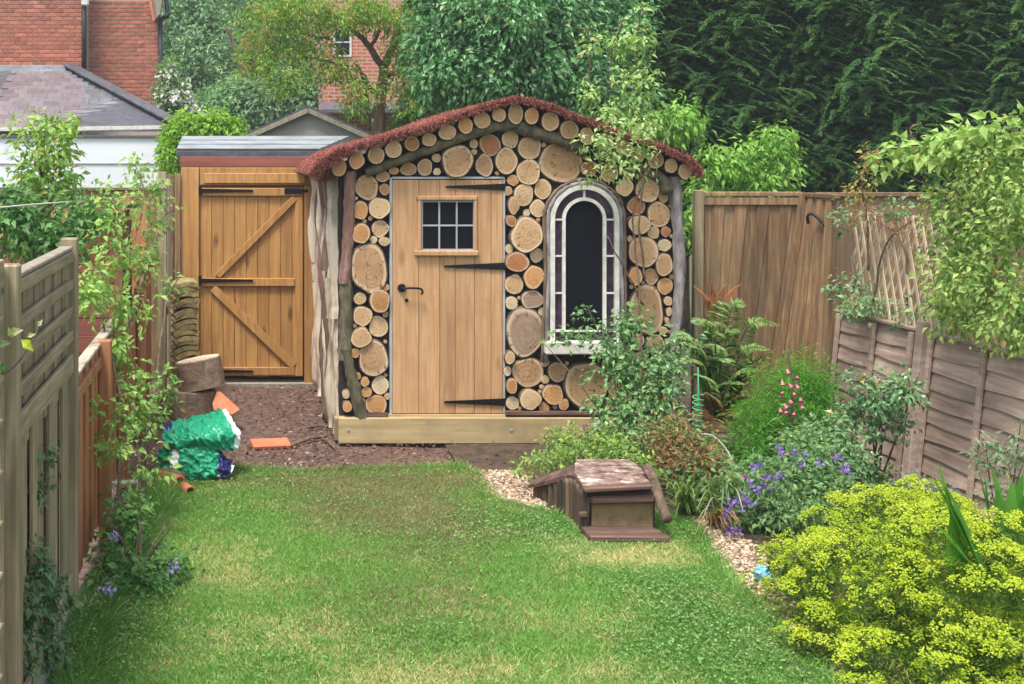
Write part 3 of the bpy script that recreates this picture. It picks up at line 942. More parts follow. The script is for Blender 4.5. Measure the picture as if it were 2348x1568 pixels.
for rec in VERGE.replace('\n', '').split('|'):
    c, x, y, rx, ry, tn = rec.split()
    px, py, s = cr(c, float(x), float(y))
    dfc = 9.53 + rnd.uniform(-.01, .015)
    k = dfc / F
    q = 1 + rnd.uniform(-.1, .08)
    link('verge_log', slice_mesh(float(rx) * s * k, float(ry) * s * k, .15, 500 + sid, .05), P(px, py, dfc), None, roof, [v * q for v in TONES[tn]])
    sid += 1
# mossy branches under the verge
for pts, r0, r1 in (([(838, 396), (930, 362), (1010, 330), (1090, 302), (1150, 287), (1188, 281)], .034, .048),
                    ([(1184, 285), (1203, 296), (1255, 312), (1306, 328), (1345, 350)], .052, .045),
                    ([(1362, 352), (1417, 363), (1470, 386), (1516, 408), (1530, 436)], .034, .046)):
    q = spline([P(x, y, 9.60) for x, y in pts], 5, .006)
    k = len(q)
    mk('gable_branch', tube(q, [r0 + (r1 - r0) * i / (k - 1) for i in range(k)], 10, .1), M['bark_green'], shed, True)
# corner bark slabs
def slab(name, pts, w, mat, parent, th=.035, d=9.62, wj=.15):
    q = [P(x, y, d) for x, y in pts]
    q = spline(q, 5)
    V, Fc = [], []
    n = 9
    for i, p in enumerate(q):
        ww = w * (1 + rnd.uniform(-wj, wj))
        for k in range(n):
            t = k / (n - 1) * 2 - 1
            V.append(p + Vector((t * ww / 2 + rnd.uniform(-.004, .004), -th * math.sqrt(max(0, 1 - t * t)) + rnd.uniform(-.006, .006), 0)))
    for i in range(len(q) - 1):
        for k in range(n - 1):
            a = i * n + k
            Fc.append((a, a + 1, a + n + 1, a + n))
    return mk(name, (V, Fc), mat, parent, True)
slab('corner_slab', [(803, 392), (801, 450), (800, 520), (796, 575), (788, 650)], .082, M['bark_red'], shed)
slab('corner_slab', [(793, 640), (794, 700), (792, 760), (790, 825)], .10, M['bark_green'], shed, d=9.63)
slab('corner_slab', [(792, 800), (803, 850), (815, 900), (829, 956)], .085, M['bark_green'], shed, d=9.615)
slab('corner_slab', [(1546, 405), (1550, 480), (1556, 560), (1557, 640), (1552, 720), (1546, 800), (1540, 950)], .085, M['bark_grey'], shed, .05)
for a_, b_ in (((812, 949), (888, 950)), ((1158, 946), (1550, 947))):
    mk('ledge_strip', bar(P(a_[0], a_[1], 9.63) + Vector((0, 0, 0)), P(b_[0], b_[1], 9.63), .05, .03), M['rotten'], shed)
# pale split logs on the left side
y = 9.70
while y < 12.15:
    w = rnd.uniform(.10, .2)
    smat = rnd.choice(['pale_split', 'pale_split', 'bark_brown', 'bark_red', 'pale_split'])
    for zs, ze in ((-.02, rnd.uniform(.75, 1.3)), (None, 1.98)):
        if zs is None: zs = last - rnd.uniform(-.01, .03)
        last = ze
        V, Fc = [], []
        n = 7
        m_ = max(4, int((ze - zs) / .07))
        sh, ph = rnd.uniform(-.02, .02), rnd.uniform(0, 6)
        th = rnd.uniform(.02, .085)
        for i in range(m_ + 1):
            z = max(zs + (ze - zs) * i / m_, .05)
            ww = w * (.82 + .22 * math.sin(i * .8 + ph) + rnd.uniform(-.1, .1))
            for k in range(n):
                t = k / (n - 1) * 2 - 1
                V.append(Vector((XL - .012 - th * (1 + .25 * math.sin(i * .6 + ph)) * math.sqrt(max(0, 1 - t * t)) + rnd.uniform(-.007, .007), y + w / 2 + sh * i / m_ + t * ww / 2, z)))
        for i in range(m_):
            for k in range(n - 1):
                a = i * n + k
                Fc.append((a + 1, a, a + n, a + n + 1))
        mk('split_log', (V, Fc), M[smat], shed, True)
    y += w + rnd.uniform(.02, .09)

# door -----------------------------------------------------------------
DD = 9.645
def rect(px0, py0, px1, py1, d, t, ch=.003):
    a, b_ = P(px0, py1, d), P(px1, py0, d)
    return cbox(((a.x + b_.x) / 2, d + t / 2, (a.z + b_.z) / 2), (b_.x - a.x, t, b_.z - a.z), ch)
door = mk('door', rect(899, 412, 1153, 948, DD + .024, .012), M['dark_board'], shed)
joints = [899, 960, 1008, 1044, 1088, 1126, 1153]
for a_, b_ in zip(joints[:-1], joints[1:]):
    if b_ <= 960 or a_ >= 1088:
        mk('plank', rect(a_ + .3, 412, b_ - .3, 948, DD + rnd.uniform(0, .002), .022, .0035), M['door_wood'], door)
    else:
        mk('plank', rect(a_ + .3, 412, b_ - .3, 452, DD + rnd.uniform(0, .002), .022, .0035), M['door_wood'], door)
        mk('plank', rect(a_ + .3, 582, b_ - .3, 948, DD + rnd.uniform(0, .002), .022, .0035), M['door_wood'], door)
for r4 in ((893, 407, 899, 952), (899.5, 405, 1157, 410), (1153.5, 410.5, 1158, 948)):
    mk('door_trim', rect(*r4, DD - .004, .04, .002), M['grey_metal'], shed)
mk('threshold', rect(890, 950, 1160, 957, DD - .01, .05), M['base_wood'], shed)
wf = mk('door_window', join(rect(955, 449, 1095, 459, DD - .022, .046, .006), rect(957, 459.3, 966, 574, DD - .02, .044, .005), rect(1087, 459.3, 1094, 574, DD - .02, .044, .005), rect(951, 574.3, 1098, 587, DD - .032, .056, .007)), M['door_wood'], door)
for i in range(3):
    for j in range(2):
        x0, x1 = 967 + i * 40, 967 + (i + 1) * 40
        y0, y1 = 460 + j * 57, 460 + (j + 1) * 57
        mk('pane', rect(x0 + 1, y0 + 1, x1 - 1, y1 - 1, DD + .012 + rnd.uniform(0, .002), .004, .001), M['dark_glass'], wf)
for x in (967.5, 1007, 1047, 1086.5):
    mk('glazing_bar', rect(x - 2, 459.5, x + 2, 574, DD + .002, .012, .002), M['lead'], wf)
for y in (461.5, 517, 572.5):
    mk('glazing_bar', rect(966, y - 2, 1087, y + 2, DD + .003, .010, .002), M['lead'], wf)
for (xt, yt, y0, y1) in ((1022, 428, 420, 437), (1018, 610, 601, 619), (1018, 921, 912, 930)):
    q = [xz(xt, yt - 2, DD), xz(xt, yt + 2, DD), xz(1150, y1 - 1, DD), xz(1157, y1, DD), xz(1157, y0, DD), xz(1150, y0 + 1, DD)]
    h = mk('strap_hinge', prism(q, DD - .012, DD - .002), M['black_iron'], door)
    for bx in (1060, 1100, 1138):
        c = P(bx, yt + .5, DD - .013)
        mk('bolt_head', tube([c, c + Vector((0, -.006, 0))], [.007, .005], 7), M['black_iron'], h)
c = P(921, 660, DD - .002)
hd = mk('door_handle', join(tube([c, c + Vector((0, -.012, 0))], [.032, .028], 14), tube([c + Vector((0, -.01, 0)), c + Vector((0, -.05, 0))], .011, 8)), M['black_iron'], door, False)
lev = spline([c + Vector((0, -.048, 0)), c + Vector((.05, -.052, .004)), c + Vector((.11, -.05, .002)), c + Vector((.138, -.05, -.006)), c + Vector((.146, -.05, -.03)), c + Vector((.134, -.05, -.042))], 5)
mk('lever', tube(lev, .008, 8), M['black_iron'], hd, True)
c = P(932, 688, DD - .002)
mk('keyhole_plate', tube([c, c + Vector((0, -.005, 0))], [.014, .012], 10), M['black_iron'], door)

# arched window ---------------------------------------------------------
WC, WS, WB = 1339.5, 503.0, 757.0        # centre, springing line, bottom (picture units)
def arch_outline(rx, r_top, bottom, n=14):
    """outline of an arch-topped opening in (x,z)"""
    out = [xz(WC - rx, bottom, 9.60), ]
    for i in range(n + 1):
        a = math.pi - math.pi * i / n
        out.append(xz(WC + rx * math.cos(a), WS - r_top * math.sin(a), 9.60))
    out.append(xz(WC + rx, bottom, 9.60))
    return out
def arch_band(r0, r1, t0, t1, y0, y1, b0, b1, n=20):
    """band between two arch outlines, extruded"""
    A = arch_outline(r0, t0, b0, n); B = arch_outline(r1, t1, b1, n)
    V, Fc = [], []
    for (ax, az), (bx, bz) in zip(A, B):
        V += [Vector((ax, y0, az)), Vector((bx, y0, bz)), Vector((bx, y1, bz)), Vector((ax, y1, az))]
    for i in range(len(A) - 1):
        a, c_ = i * 4, (i + 1) * 4
        for k in range(4):
            k2 = (k + 1) % 4
            Fc.append((a + k, a + k2, c_ + k2, c_ + k))
    Fc += [(0, 1, 2, 3), tuple(len(V) - 4 + k for k in (3, 2, 1, 0))]
    return V, Fc
aw = mk('arched_window', arch_band(68.5, 79, 69, 80, 9.585, 9.645, 800, 800), M['white_paint'], shed)
mk('glazing_frame', arch_band(43, 50.5, 43, 50.5, 9.60, 9.625, WB, WB), M['white_paint'], aw)
mk('centre_pane', prism(list(reversed(arch_outline(43.5, 43.5, 759))), 9.628, 9.634), M['dark_glass'], aw)
def strip_pane(poly):
    mk('stained_pane', prism(list(reversed(poly)), 9.618, 9.624), M['purple_glass'], aw)
for s in (-1, 1):
    for y0, y1 in ((506, 585), (589, 670), (674, 755)):
        x0, x1 = sorted((WC + s * 50.3, WC + s * 68.7))
        strip_pane([xz(x0, y1, 9.6), xz(x0, y0, 9.6), xz(x1, y0, 9.6), xz(x1, y1, 9.6)])
        mk('glazing_bar', rect(x0, y1, x1, y1 + 4, 9.602, .024, .001), M['white_paint'], aw)
    mk('glazing_bar', rect(min(WC + s * 50.3, WC + s * 68.7), 501.5, max(WC + s * 50.3, WC + s * 68.7), 505.5, 9.602, .024, .001), M['white_paint'], aw)
    A, B = [], []
    for i in range(11):
        a = math.pi / 2 + s * (R(2.5) + (R(88) - R(2.5)) * i / 10) * -1
        A.append(xz(WC + 50.3 * math.cos(a), WS - 50.3 * math.sin(a), 9.6)); B.append(xz(WC + 68.7 * math.cos(a), WS - 68.7 * math.sin(a), 9.6))
    poly = A + B[::-1]
    strip_pane(poly if s < 0 else poly[::-1])
mk('glazing_bar', rect(WC - 2.5, WS - 69, WC + 2.5, WS - 50, 9.602, .024, .001), M['white_paint'], aw)
mk('glazing_bar', rect(WC - 68.5, 757, WC + 68.5, 761, 9.600, .027, .001), M['white_paint'], aw)
for i in range(3):
    strip_pane([xz(WC - 67 + i * 45.3, 782, 9.6), xz(WC - 67 + i * 45.3, 761.5, 9.6), xz(WC - 24 + i * 45.3, 761.5, 9.6), xz(WC - 24 + i * 45.3, 782, 9.6)])
mk('window_sill', rect(WC - 88, 784, WC + 88, 813, 9.52, .13, .008), M['white_paint'], aw)
# bark branches round the arch
for off, mat_, r0 in ((84, 'bark_grey', .016), (92, 'bark_brown', .013)):
    pts = [P(WC - off - 4, 830, 9.60), P(WC - off, 700, 9.60), P(WC - off + 3, 600, 9.6)] + [P(WC + off * math.cos(a), WS - off * math.sin(a), 9.60) for a in [math.pi * (1 - i / 9) for i in range(10)]] + [P(WC + off, 600, 9.60), P(WC + off + 2, 700, 9.60), P(WC + off, 800, 9.6)]
    q = spline(pts, 4, .004)
    mk('window_branch', tube(q, [r0 * rnd.uniform(.75, 1.3) for _ in q], 8, .1), M[mat_], shed, True)
#@@GATE
# ================================================================== gate and what stands round it
DG = 12.2
def rectb(px0, py0, px1, py1, d, t, ch=.004):
    return rect(px0, py0, px1, py1, d, t, ch)
gate = empty('garden_gate', GX(577, DG), 'tall ledged and braced orange timber gate with black strap hinges', 'gate')
mk('gate_post', rectb(415, 384, 456, 884, DG, .10), M['gate_wood'], gate)
mk('gate_post', rectb(698, 426, 722, 884, DG, .10), M['gate_wood'], gate)
mk('lintel', rectb(457, 384, 722, 424, DG + .02, .07), M['gate_wood'], gate)
mk('lintel_board', rectb(468, 397, 700, 420, DG, .019), M['gate_wood'], gate)
xs = [459 + i * (696 - 459) / 9 for i in range(10)]
for a_, b_ in zip(xs[:-1], xs[1:]):
    mk('board', rectb(a_ + .4, 430, b_ - .4, 862 + rnd.uniform(-1, 2), DG + .035 + rnd.uniform(0, .003), .02, .003), M['gate_wood'], gate)
for y0, y1 in ((431, 449), (638, 656), (842, 860)):
    mk('rail', rectb(462, y0, 692 if y0 < 500 else 676, y1, DG + .006, .028), M['gate_wood'], gate)
mk('stile', rectb(677, 450, 694, 862, DG + .012, .022), M['gate_wood'], gate)
mk('brace', bar(P(498, 633, DG + .018), P(676, 453, DG + .018), .06, .024, (0, -1, 0)), M['gate_wood'], gate)
mk('brace', bar(P(488, 660, DG + .018), P(674, 839, DG + .018), .075, .024, (0, -1, 0)), M['gate_wood'], gate)
for x0, y, x1 in ((458, 437, 580), (458, 643, 580), (458, 851, 580)):
    h = [xz(x0, y - 5, DG), xz(x1, y - 2, DG), xz(x1, y + 2, DG), xz(x0, y + 5, DG)]
    hh = mk('strap_hinge', prism(h[::-1], DG - .006, DG + .004), M['black_iron'], gate)
    mk('hinge_plate', rectb(x0 - 3, y - 11, x0 + 4, y + 11, DG - .008, .008, .001), M['black_iron'], hh)
mk('latch', join(rectb(652, 431, 690, 444, DG - .006, .01, .002), rectb(690.5, 434, 706, 441, DG - .012, .02, .003)), M['black_iron'], gate)
mk('step', rectb(455, 878, 720, 902, DG - .02, .16, .008), M['grey_timber'], gate)

# timber panel right and left of the gate
sp = empty('boundary_fence', GX(400, 12.15), 'dark brown timber post and boards between gate and left fence', 'fence')
for a_, b_, t, tn in ((386, 399, 400, 'redbrown'), (400, 414, 398, 'feather')):
    mk('board', rectb(a_, t, b_ - .5, 880, 12.16 + .006 * (a_ > 395), .03), M['feather'], sp)
gp = mk('fence_post', rectb(362, 394, 381, 915, 11.75, .09), M['weathered'])
tag(gp, 'tall greenish grey timber post at the far end of left fence', 'fence post')
mk('post_cap', rectb(360, 429, 383, 434, 11.74, .1), M['grey_timber'], gp)
rp = mk('fence_post', rectb(723, 430, 735, 900, 12.0, .06), M['feather'])
tag(rp, 'dark narrow timber post between gate and shed side', 'fence post')

# store with a pale sheet roof behind the gate
st = empty('lean_to_store', GX(570, 13.2), 'low store with pale grey sheet roof behind the orange gate', 'shed')
mk('wall', cbox((P(572, 0, 12.6).x, 13.3, 1.06), (P(728, 0, 12.6).x - P(414, 0, 12.6).x, 1.3, 2.12)), M['redbrown'], st)
q = [P(405, 350, 12.5), P(730, 350, 12.5), P(800, 319, 14.1), P(418, 319, 14.1)]
top = [v + Vector((0, 0, .035)) for v in q]
rf = mk('roof', hexa(q + top), M['felt_grey'], st)
for t in (.0, .33, .66):
    a_ = q[0].lerp(q[3], t) + Vector((0, 0, .04)); b_ = q[1].lerp(q[2], t) + Vector((0, 0, .04))
    mk('roof_lap', bar(a_, b_, .06, .014), M['felt_grey'], rf)
mk('fascia_board', rectb(413, 359, 720, 383, 12.32, .03), M['redbrown'], st)
mk('fascia', bar(q[0] + Vector((0, -.012, -.02)), q[1] + Vector((0, -.012, -.02)), .02, .06), M['slate_dark'], st)

# grey gabled outbuilding behind
gb = empty('gabled_garage', GX(705, 18.5), 'grey pebble dashed gable with dark verge behind the gate', 'garage')
pk, lf, rt = xz(705, 252, 18), xz(548, 322, 18), xz(862, 322, 18)
mk('gable_wall', prism([(lf[0] + .05, 0), (rt[0] - .05, 0), (rt[0] - .05, rt[1] - .02), (pk[0] + .12, pk[1] - .05), (pk[0] - .12, pk[1] - .05), (lf[0] + .05, lf[1] - .02)], 18, 18.08), M['pebbledash'], gb)
for a_, b_ in ((lf, pk), (pk, rt)):
    V = [Vector((a_[0], 17.93, a_[1])), Vector((b_[0], 17.93, b_[1])), Vector((b_[0], 22, b_[1])), Vector((a_[0], 22, a_[1]))]
    mk('roof_slope', hexa(V + [v + Vector((0, 0, .06)) for v in V]), M['slate_dark'], gb)
    mk('verge_board', bar(Vector((a_[0], 17.915, a_[1] - .01)), Vector((b_[0], 17.915, b_[1] - .01)), .025, .06), M['grey_timber'], gb)

# ================================================================== brick house at the left
m, nt, b = nodes('far_brick')
v = coords(nt, (1, 1, 1), False)
mp = nt.nodes.new('ShaderNodeMapping'); mp.inputs['Rotation'].default_value = (R(90), 0, 0); nt.links.new(v, mp.inputs[0])
bt = nt.nodes.new('ShaderNodeTexBrick'); bt.inputs['Scale'].default_value = 1.0
bt.inputs['Brick Width'].default_value = .225; bt.inputs['Row Height'].default_value = .075; bt.inputs['Mortar Size'].default_value = .012
bt.inputs['Color1'].default_value = (.50, .16, .085, 1); bt.inputs['Color2'].default_value = (.38, .105, .06, 1); bt.inputs['Mortar'].default_value = (.45, .33, .26, 1)
nt.links.new(mp.outputs[0], bt.inputs[0]); nt.links.new(bt.outputs[0], b.inputs['Base Color']); b.inputs['Roughness'].default_value = .9
MATS['far_brick'] = m

DH = 24.0
hs = empty('brick_house', GX(100, DH), 'red brick house with wet slate lean-to roof at upper left', 'house')
def hx(px): return P(px, 0, DH).x
def wallbox(x0, x1, y0, y1, z0, z1, m_=None):
    return cbox(((x0 + x1) / 2, (y0 + y1) / 2, (z0 + z1) / 2), (x1 - x0, y1 - y0, z1 - z0), .002)
zt = 6.6
w1 = mk('wall', wallbox(hx(-260), hx(188), DH, DH + 6, 0, zt), M['mortar'], hs)
w2 = mk('wall', wallbox(hx(188) + .004, hx(330), DH + .55, DH + 6, 0, 5.2), M['mortar'], hs)
w3 = mk('wall', wallbox(hx(331), hx(362), DH + .35, DH + .75, 0, 5.2), M['mortar'], hs)
bm_ = bpy.data.meshes.new('brick')
v_, f_ = cbox((0, 0, 0), (.210, .03, .059), .004)
bm_.from_pydata([tuple(v) for v in v_], [], f_); bm_.materials.append(M['brick'])
def lay(parent, x0, x1, yf, z0, z1):
    row, z = 0, z0
    while z < z1:
        x = x0 + (.11 if row % 2 else 0)
        while x < x1 + .05:
            a_, b_ = max(x - .106, x0), min(x + .106, x1)
            if b_ - a_ > .03:
                o = link('brick', bm_, ((a_ + b_) / 2, yf - .002 - rnd.uniform(0, .004), z + .035), None, parent)
                o.scale = ((b_ - a_) / .212, 1, 1)
            x += .224
        z += .0745; row += 1
z_lo = P(0, 160, DH).z
z_hi = P(0, -3, DH).z + .075
mk('upper_brickwork', wallbox(hx(-260), hx(188), DH - .016, DH - .002, z_hi, zt), M['far_brick'], w1)
mk('outer_brickwork', wallbox(hx(-260), hx(-8) - .004, DH - .016, DH - .002, 0, z_hi - .002), M['far_brick'], w1)
mk('upper_brickwork', wallbox(hx(190), hx(330), DH + .534, DH + .548, z_hi, 5.2), M['far_brick'], w2)
lay(w1, hx(-8), hx(188), DH, z_lo, P(0, -3, DH).z)
lay(w2, hx(196), hx(330), DH + .55, P(0, 235, DH).z, P(0, -3, DH).z)
lay(w3, hx(331), hx(362), DH + .35, P(0, 265, DH).z, P(0, -3, DH).z)
mk('brick_return', wallbox(hx(188) + .002, hx(188) + .012, DH + .01, DH + .54, 3, zt), M['brick'], hs)
mk('brick_return', wallbox(hx(362) + .002, hx(362) + .012, DH + .36, DH + .74, 2, 5.2), M['brick'], hs)
def pipe(px, y0, y1, d, r=.045):
    a_, b_ = P(px, y0, d), P(px, y1, d)
    return mk('downpipe', tube([a_, b_], r, 10), M['black_pipe'], hs, True)
pp = pipe(193, -30, 170, DH - .06)
mk('hopper', rectb(186, -10, 203, 12, DH - .2, .14, .02), M['white_paint'], hs)
pipe(368, 48, 260, DH + .3)
q = spline([P(368, 52, DH + .3), P(370, 44, DH + .28), P(383, 36, DH + .2), P(384, 26, DH + .2), P(378, -20, DH + .2)], 4)
mk('downpipe_bend', tube(q, .045, 8), M['black_pipe'], hs, True)
mk('eave_bracket', prism([xz(352, 46, DH), xz(366, 30, DH), xz(372, -10, DH), xz(340, -10, DH)][::-1], DH + .1, DH + .34), M['grey_timber'], hs)
mk('soffit_board', prism([xz(349, 47, DH), xz(355, 45, DH), xz(345, -10, DH), xz(338, -10, DH)][::-1], DH + .05, DH + .095), M['terracotta'], hs)
# slate lean-to
E0, E1 = P(-260, 297, 20.6), P(412, 288, 20.6)
T0, T1 = P(-260, 158, DH - .03), P(158, 158, DH - .03)
deckv = [E0, E1, T1, T0]
lt = mk('lean_to_roof', hexa([v - Vector((0, 0, .08)) for v in deckv] + [v - Vector((0, 0, .01)) for v in deckv]), M['slate_dark'], hs)
sm = bpy.data.meshes.new('slate')
v_, f_ = cbox((0, 0, 0), (.245, .36, .012), .002)
sm.from_pydata([tuple(v) for v in v_], [], f_); sm.materials.append(M['slate'])
rows = 15
sl = (T0 - E0)
pitch = math.atan2(sl.z, sl.y)
xl = P(-25, 0, 21).x
for r_ in range(rows):
    t = (r_ + .3) / rows
    p0 = E0.lerp(T0, t)
    xr = E1.lerp(T1, t).x - .12
    x = xl + (.125 if r_ % 2 else 0)
    while x < xr:
        link('slate', sm, (x, p0.y, p0.z + .012 + rnd.uniform(0, .004)), (pitch + R(2), 0, rnd.uniform(-.012, .012)), lt)
        x += .25
hp0, hp1 = E1 + Vector((-.05, 0, .03)), T1 + Vector((0, 0, .05))
for i in range(12):
    a_, b_ = hp0.lerp(hp1, i / 12), hp0.lerp(hp1, (i + .97) / 12 + .01)
    mk('hip_tile', bar(a_ + Vector((0, 0, .02)), b_ + Vector((0, 0, .032)), .24, .05, ch=.02), M['slate_dark'], lt)
mk('flashing', bar(P(-260, 160, DH - .09), P(150, 160, DH - .09), .05, .17), M['felt_grey'], lt)
mk('gutter', bar(E0 + Vector((0, -.05, -.03)), E1 + Vector((-.25, -.05, -.03)), .09, .06), M['white_paint'], hs)
mk('lean_to_wall', wallbox(E0.x, P(385, 0, 20.7).x, 20.9, 23.9, 0, E0.z - .1), M['dark_board'], hs)
# white outbuilding in front of it
wb = empty('white_outbuilding', GX(180, 18), 'plain white rendered outbuilding wall in front of the slate roof', 'outbuilding')
mk('wall', wallbox(P(-250, 0, 18).x, P(377, 0, 18).x, 18, 19.6, 0, P(0, 316, 18).z), M['white_wall'], wb)
mk('coping', wallbox(P(-250, 0, 18).x, P(378, 0, 18).x, 17.97, 19.63, P(0, 316, 18).z + .002, P(0, 310, 18).z), M['slate_dark'], wb)
mk('corner_board', wallbox(P(371, 0, 18).x, P(379, 0, 18).x, 17.965, 17.995, 0, P(0, 318, 18).z), M['grey_timber'], wb)
mk('panel_joint', wallbox(P(-250, 0, 18).x, P(370, 0, 18).x, 17.985, 17.998, P(0, 376, 18).z, P(0, 374, 18).z), M['felt_grey'], wb)

# brick house beyond the trees
DB = 27.0
bh = empty('brick_house', GX(880, DB), 'distant red brick house seen between the trees behind the shed', 'house')
mk('wall', wallbox(P(742, 0, DB).x, P(1016, 0, DB).x, DB, DB + 6, 0, 6.5), M['far_brick'], bh)
for x0, y0, x1, y1 in ((764, 62, 806, 130), (955, 150, 1004, 205)):
    wv = mk('window', rect(x0, y0, x1, y1, DB - .03, .028), M['white_paint'], bh)
    mk('pane', rect(x0 + 5, y0 + 5, x1 - 5, (y0 + y1) / 2 - 2, DB - .036, .005, .001), M['dark_glass'], wv)
    mk('pane', rect(x0 + 5, (y0 + y1) / 2 + 2, x1 - 5, y1 - 5, DB - .036, .005, .001), M['dark_glass'], wv)
q = [P(735, 258, DB - 2.6), P(1030, 258, DB - 2.6), P(1030, 240, DB - .02), P(735, 240, DB - .02)]
mk('porch_roof', hexa(q + [v + Vector((0, 0, .06)) for v in q]), M['slate_dark'], bh)

# ================================================================== fences
XF = -0.76
lf_ = empty('fence', (XF, 5.15, 0), 'weathered grey slatted fence panel with flat battens, nearest at the left', 'fence')
D0, D1 = 4.42, 5.86
n = 11
for i in range(n):
    y0 = D0 + (D1 - D0) * i / n; y1 = D0 + (D1 - D0) * (i + 1) / n
    mk('slat', cbox((XF - .012 - .006 * (i % 2), (y0 + y1) / 2, 1.36), (.010, y1 - y0 + .004, .60), .002), M['weathered'], lf_)
for i in range(6):
    w = (D1 - D0) / 6
    mk('backing_board', cbox((XF - .045, D0 + w * (i + .5), .62), (.012, w * .97, 1.0), .003), M['feather'], lf_)
nb = 7
for i in range(nb):
    y0 = D0 + (D1 - D0) * i / nb; w = (D1 - D0) / nb
    mk('lower_board', cbox((XF - .004 - .02 * (i % 2), y0 + w / 2, .62), (.016, w * .86, 1.0), .003, (0, 0, rnd.uniform(-.01, .01))), M['weathered'], lf_)
for z, h in ((1.655, .05), (1.53, .045), (1.41, .045), (1.30, .045), (1.175, .085), (.20, .08)):
    mk('batten', cbox((XF + .014, (D0 + D1) / 2, z), (.022, D1 - D0, h), .004), M['weathered_x'], lf_)
mk('capping', cbox((XF - .005, (D0 + D1) / 2, 1.692), (.055, D1 - D0, .018), .004), M['grey_timber'], lf_)
mk('gravel_board', cbox((XF - .005, 5.1, .07), (.03, 1.5, .14), .006), M['pebbledash'], lf_)
for d, h, w in ((4.34, 1.74, .075), (5.91, 1.735, .075)):
    mk('post', cbox((XF, d, h / 2), (w, w, h), .006), M['weathered'], lf_)
lf2 = empty('fence', (XF, 3.6, 0), 'gapped weathered fence panel at the very left edge of the picture', 'fence')
mk('post_board', cbox((XF - .02, 4.19, 1.70), (.03, .2, .12), .004), M['weathered_x'], lf2)
for i in range(9):
    mk('batten', cbox((XF - .01, 3.55, .22 + i * .165), (.022, 1.4, .075), .004), M['weathered_x'], lf2)
mk('post', cbox((XF - .03, 4.262, .84), (.05, .06, 1.66), .004), M['weathered'], lf2)

of = empty('fence', (XF, 8, 0), 'orange brown waist high board fence beyond the grey fence', 'fence')
D0, D1 = 5.97, 11.6
n = 44
for i in range(n):
    y0 = D0 + (D1 - D0) * i / n; w = (D1 - D0) / n
    top = 1.05 if y0 < 8.3 else 1.05 - .16 * math.sin(min((y0 - 8.3) / 1.4, 1) * math.pi) + max(0, y0 - 9.6) * .12
    mk('board', cbox((XF - .03 + .016 * (i % 2), y0 + w / 2, top / 2 + .04), (.016, w * 1.02, top - .08), .003), M['orange_fence'], of)
mk('rail', cbox((XF + .0, 7.15, .98), (.03, 2.34, .06), .005), M['orange_fence'], of)
mk('capping', cbox((XF - .02, 7.15, 1.075), (.06, 2.34, .02), .004), M['pale_split'], of)
for d in (7.2, 8.36, 9.9):
    mk('post', cbox((XF + .03, d, .55), (.07, .07, 1.1), .006), M['orange_fence'], of)

ns = empty('timber_shed', (-2.6, 10.2, 0), 'red brown horizontally boarded shed behind the left fence', 'shed')
for i in range(13):
    mk('board', cbox((-2.2, 9.6 - .004 * (i % 2), .1 + i * .128), (2.7, .022, .126), .004), M['redbrown'], ns)
mk('side_wall', cbox((-.93, 10.4, .84), (.05, 1.5, 1.66), .004), M['redbrown'], ns)
mk('corner_post', cbox((-.87, 9.585, .84), (.06, .06, 1.68), .004), M['redbrown'], ns)
q = [Vector((-3.6, 9.5, 1.74)), Vector((-.84, 9.5, 1.74)), Vector((-.84, 11.2, 1.68)), Vector((-3.6, 11.2, 1.68))]
mk('roof', hexa(q + [v + Vector((0, 0, .04)) for v in q]), M['slate_dark'], ns)

bl_ = empty('fence', (-2.0, 12.6, 0), 'red brown board fence behind the left climber, beside the tall post', 'fence')
for i in range(19):
    mk('board', cbox((-.81 - i * .14, 12.6 + .008 * (i % 2), .9), (.142, .016, 1.8 + rnd.uniform(-.01, .01)), .003), M['orange_fence'] if i % 3 else M['feather'], bl_)
mk('capping', cbox((-2.05, 12.59, 1.815), (2.7, .05, .03), .005), M['feather'], bl_)
# right hand lap fence, leaning outward
def lean(z): return 4.28 + .10 * z
lp = empty('fence', (4.3, 8.0, 0), 'low weathered pinkish grey overlapping board fence on the right', 'fence')
for D0, D1 in ((8.42, 9.48), (6.35, 8.22)):
    nb = 9
    for i in range(nb):
        z0 = .04 + i * .103
        V, Fc = [], []
        seg = 7
        ph = rnd.uniform(0, 6)
        for k in range(seg + 1):
            yy = D0 + (D1 - D0) * k / seg
            wv = .008 * math.sin(k * 1.7 + ph)
            for zz, xx in ((z0 + wv, -.020), (z0 + .118 + wv * .4, -.004), (z0 + .118 + wv * .4, .006), (z0 + wv, -.008)):
                V.append(Vector((lean(zz) + xx, yy, zz)))
        for k in range(seg):
            for e in range(4):
                e2 = (e + 1) % 4
                Fc.append((k * 4 + e2, k * 4 + e, (k + 1) * 4 + e, (k + 1) * 4 + e2))
        Fc += [(0, 1, 2, 3), tuple(seg * 4 + e for e in (3, 2, 1, 0))]
        mk('board', (V, Fc), M['lap'], lp)
    bats = (D0 + .02, (D0 + D1) / 2 - .02, D1 - .02) if D1 > 9 else (D0 + .02, D0 + .62, D0 + 1.27, D1 - .02)
    for d in bats:
        mk('batten', bar((lean(.03) - .034, d, .03), (lean(.98) - .034, d, .98), .04, .022, (1, 0, 0)), M['lap'], lp)
    mk('capping', cbox((lean(1) - .01, (D0 + D1) / 2, 1.0), (.06, D1 - D0, .022), .004), M['lap'], lp)
for d in (8.32, 6.25):
    mk('post', bar((lean(0) - .01, d, 0), (lean(1.06) - .01, d, 1.06), .085, .085, (1, 0, 0), .006), M['lap'], lp)

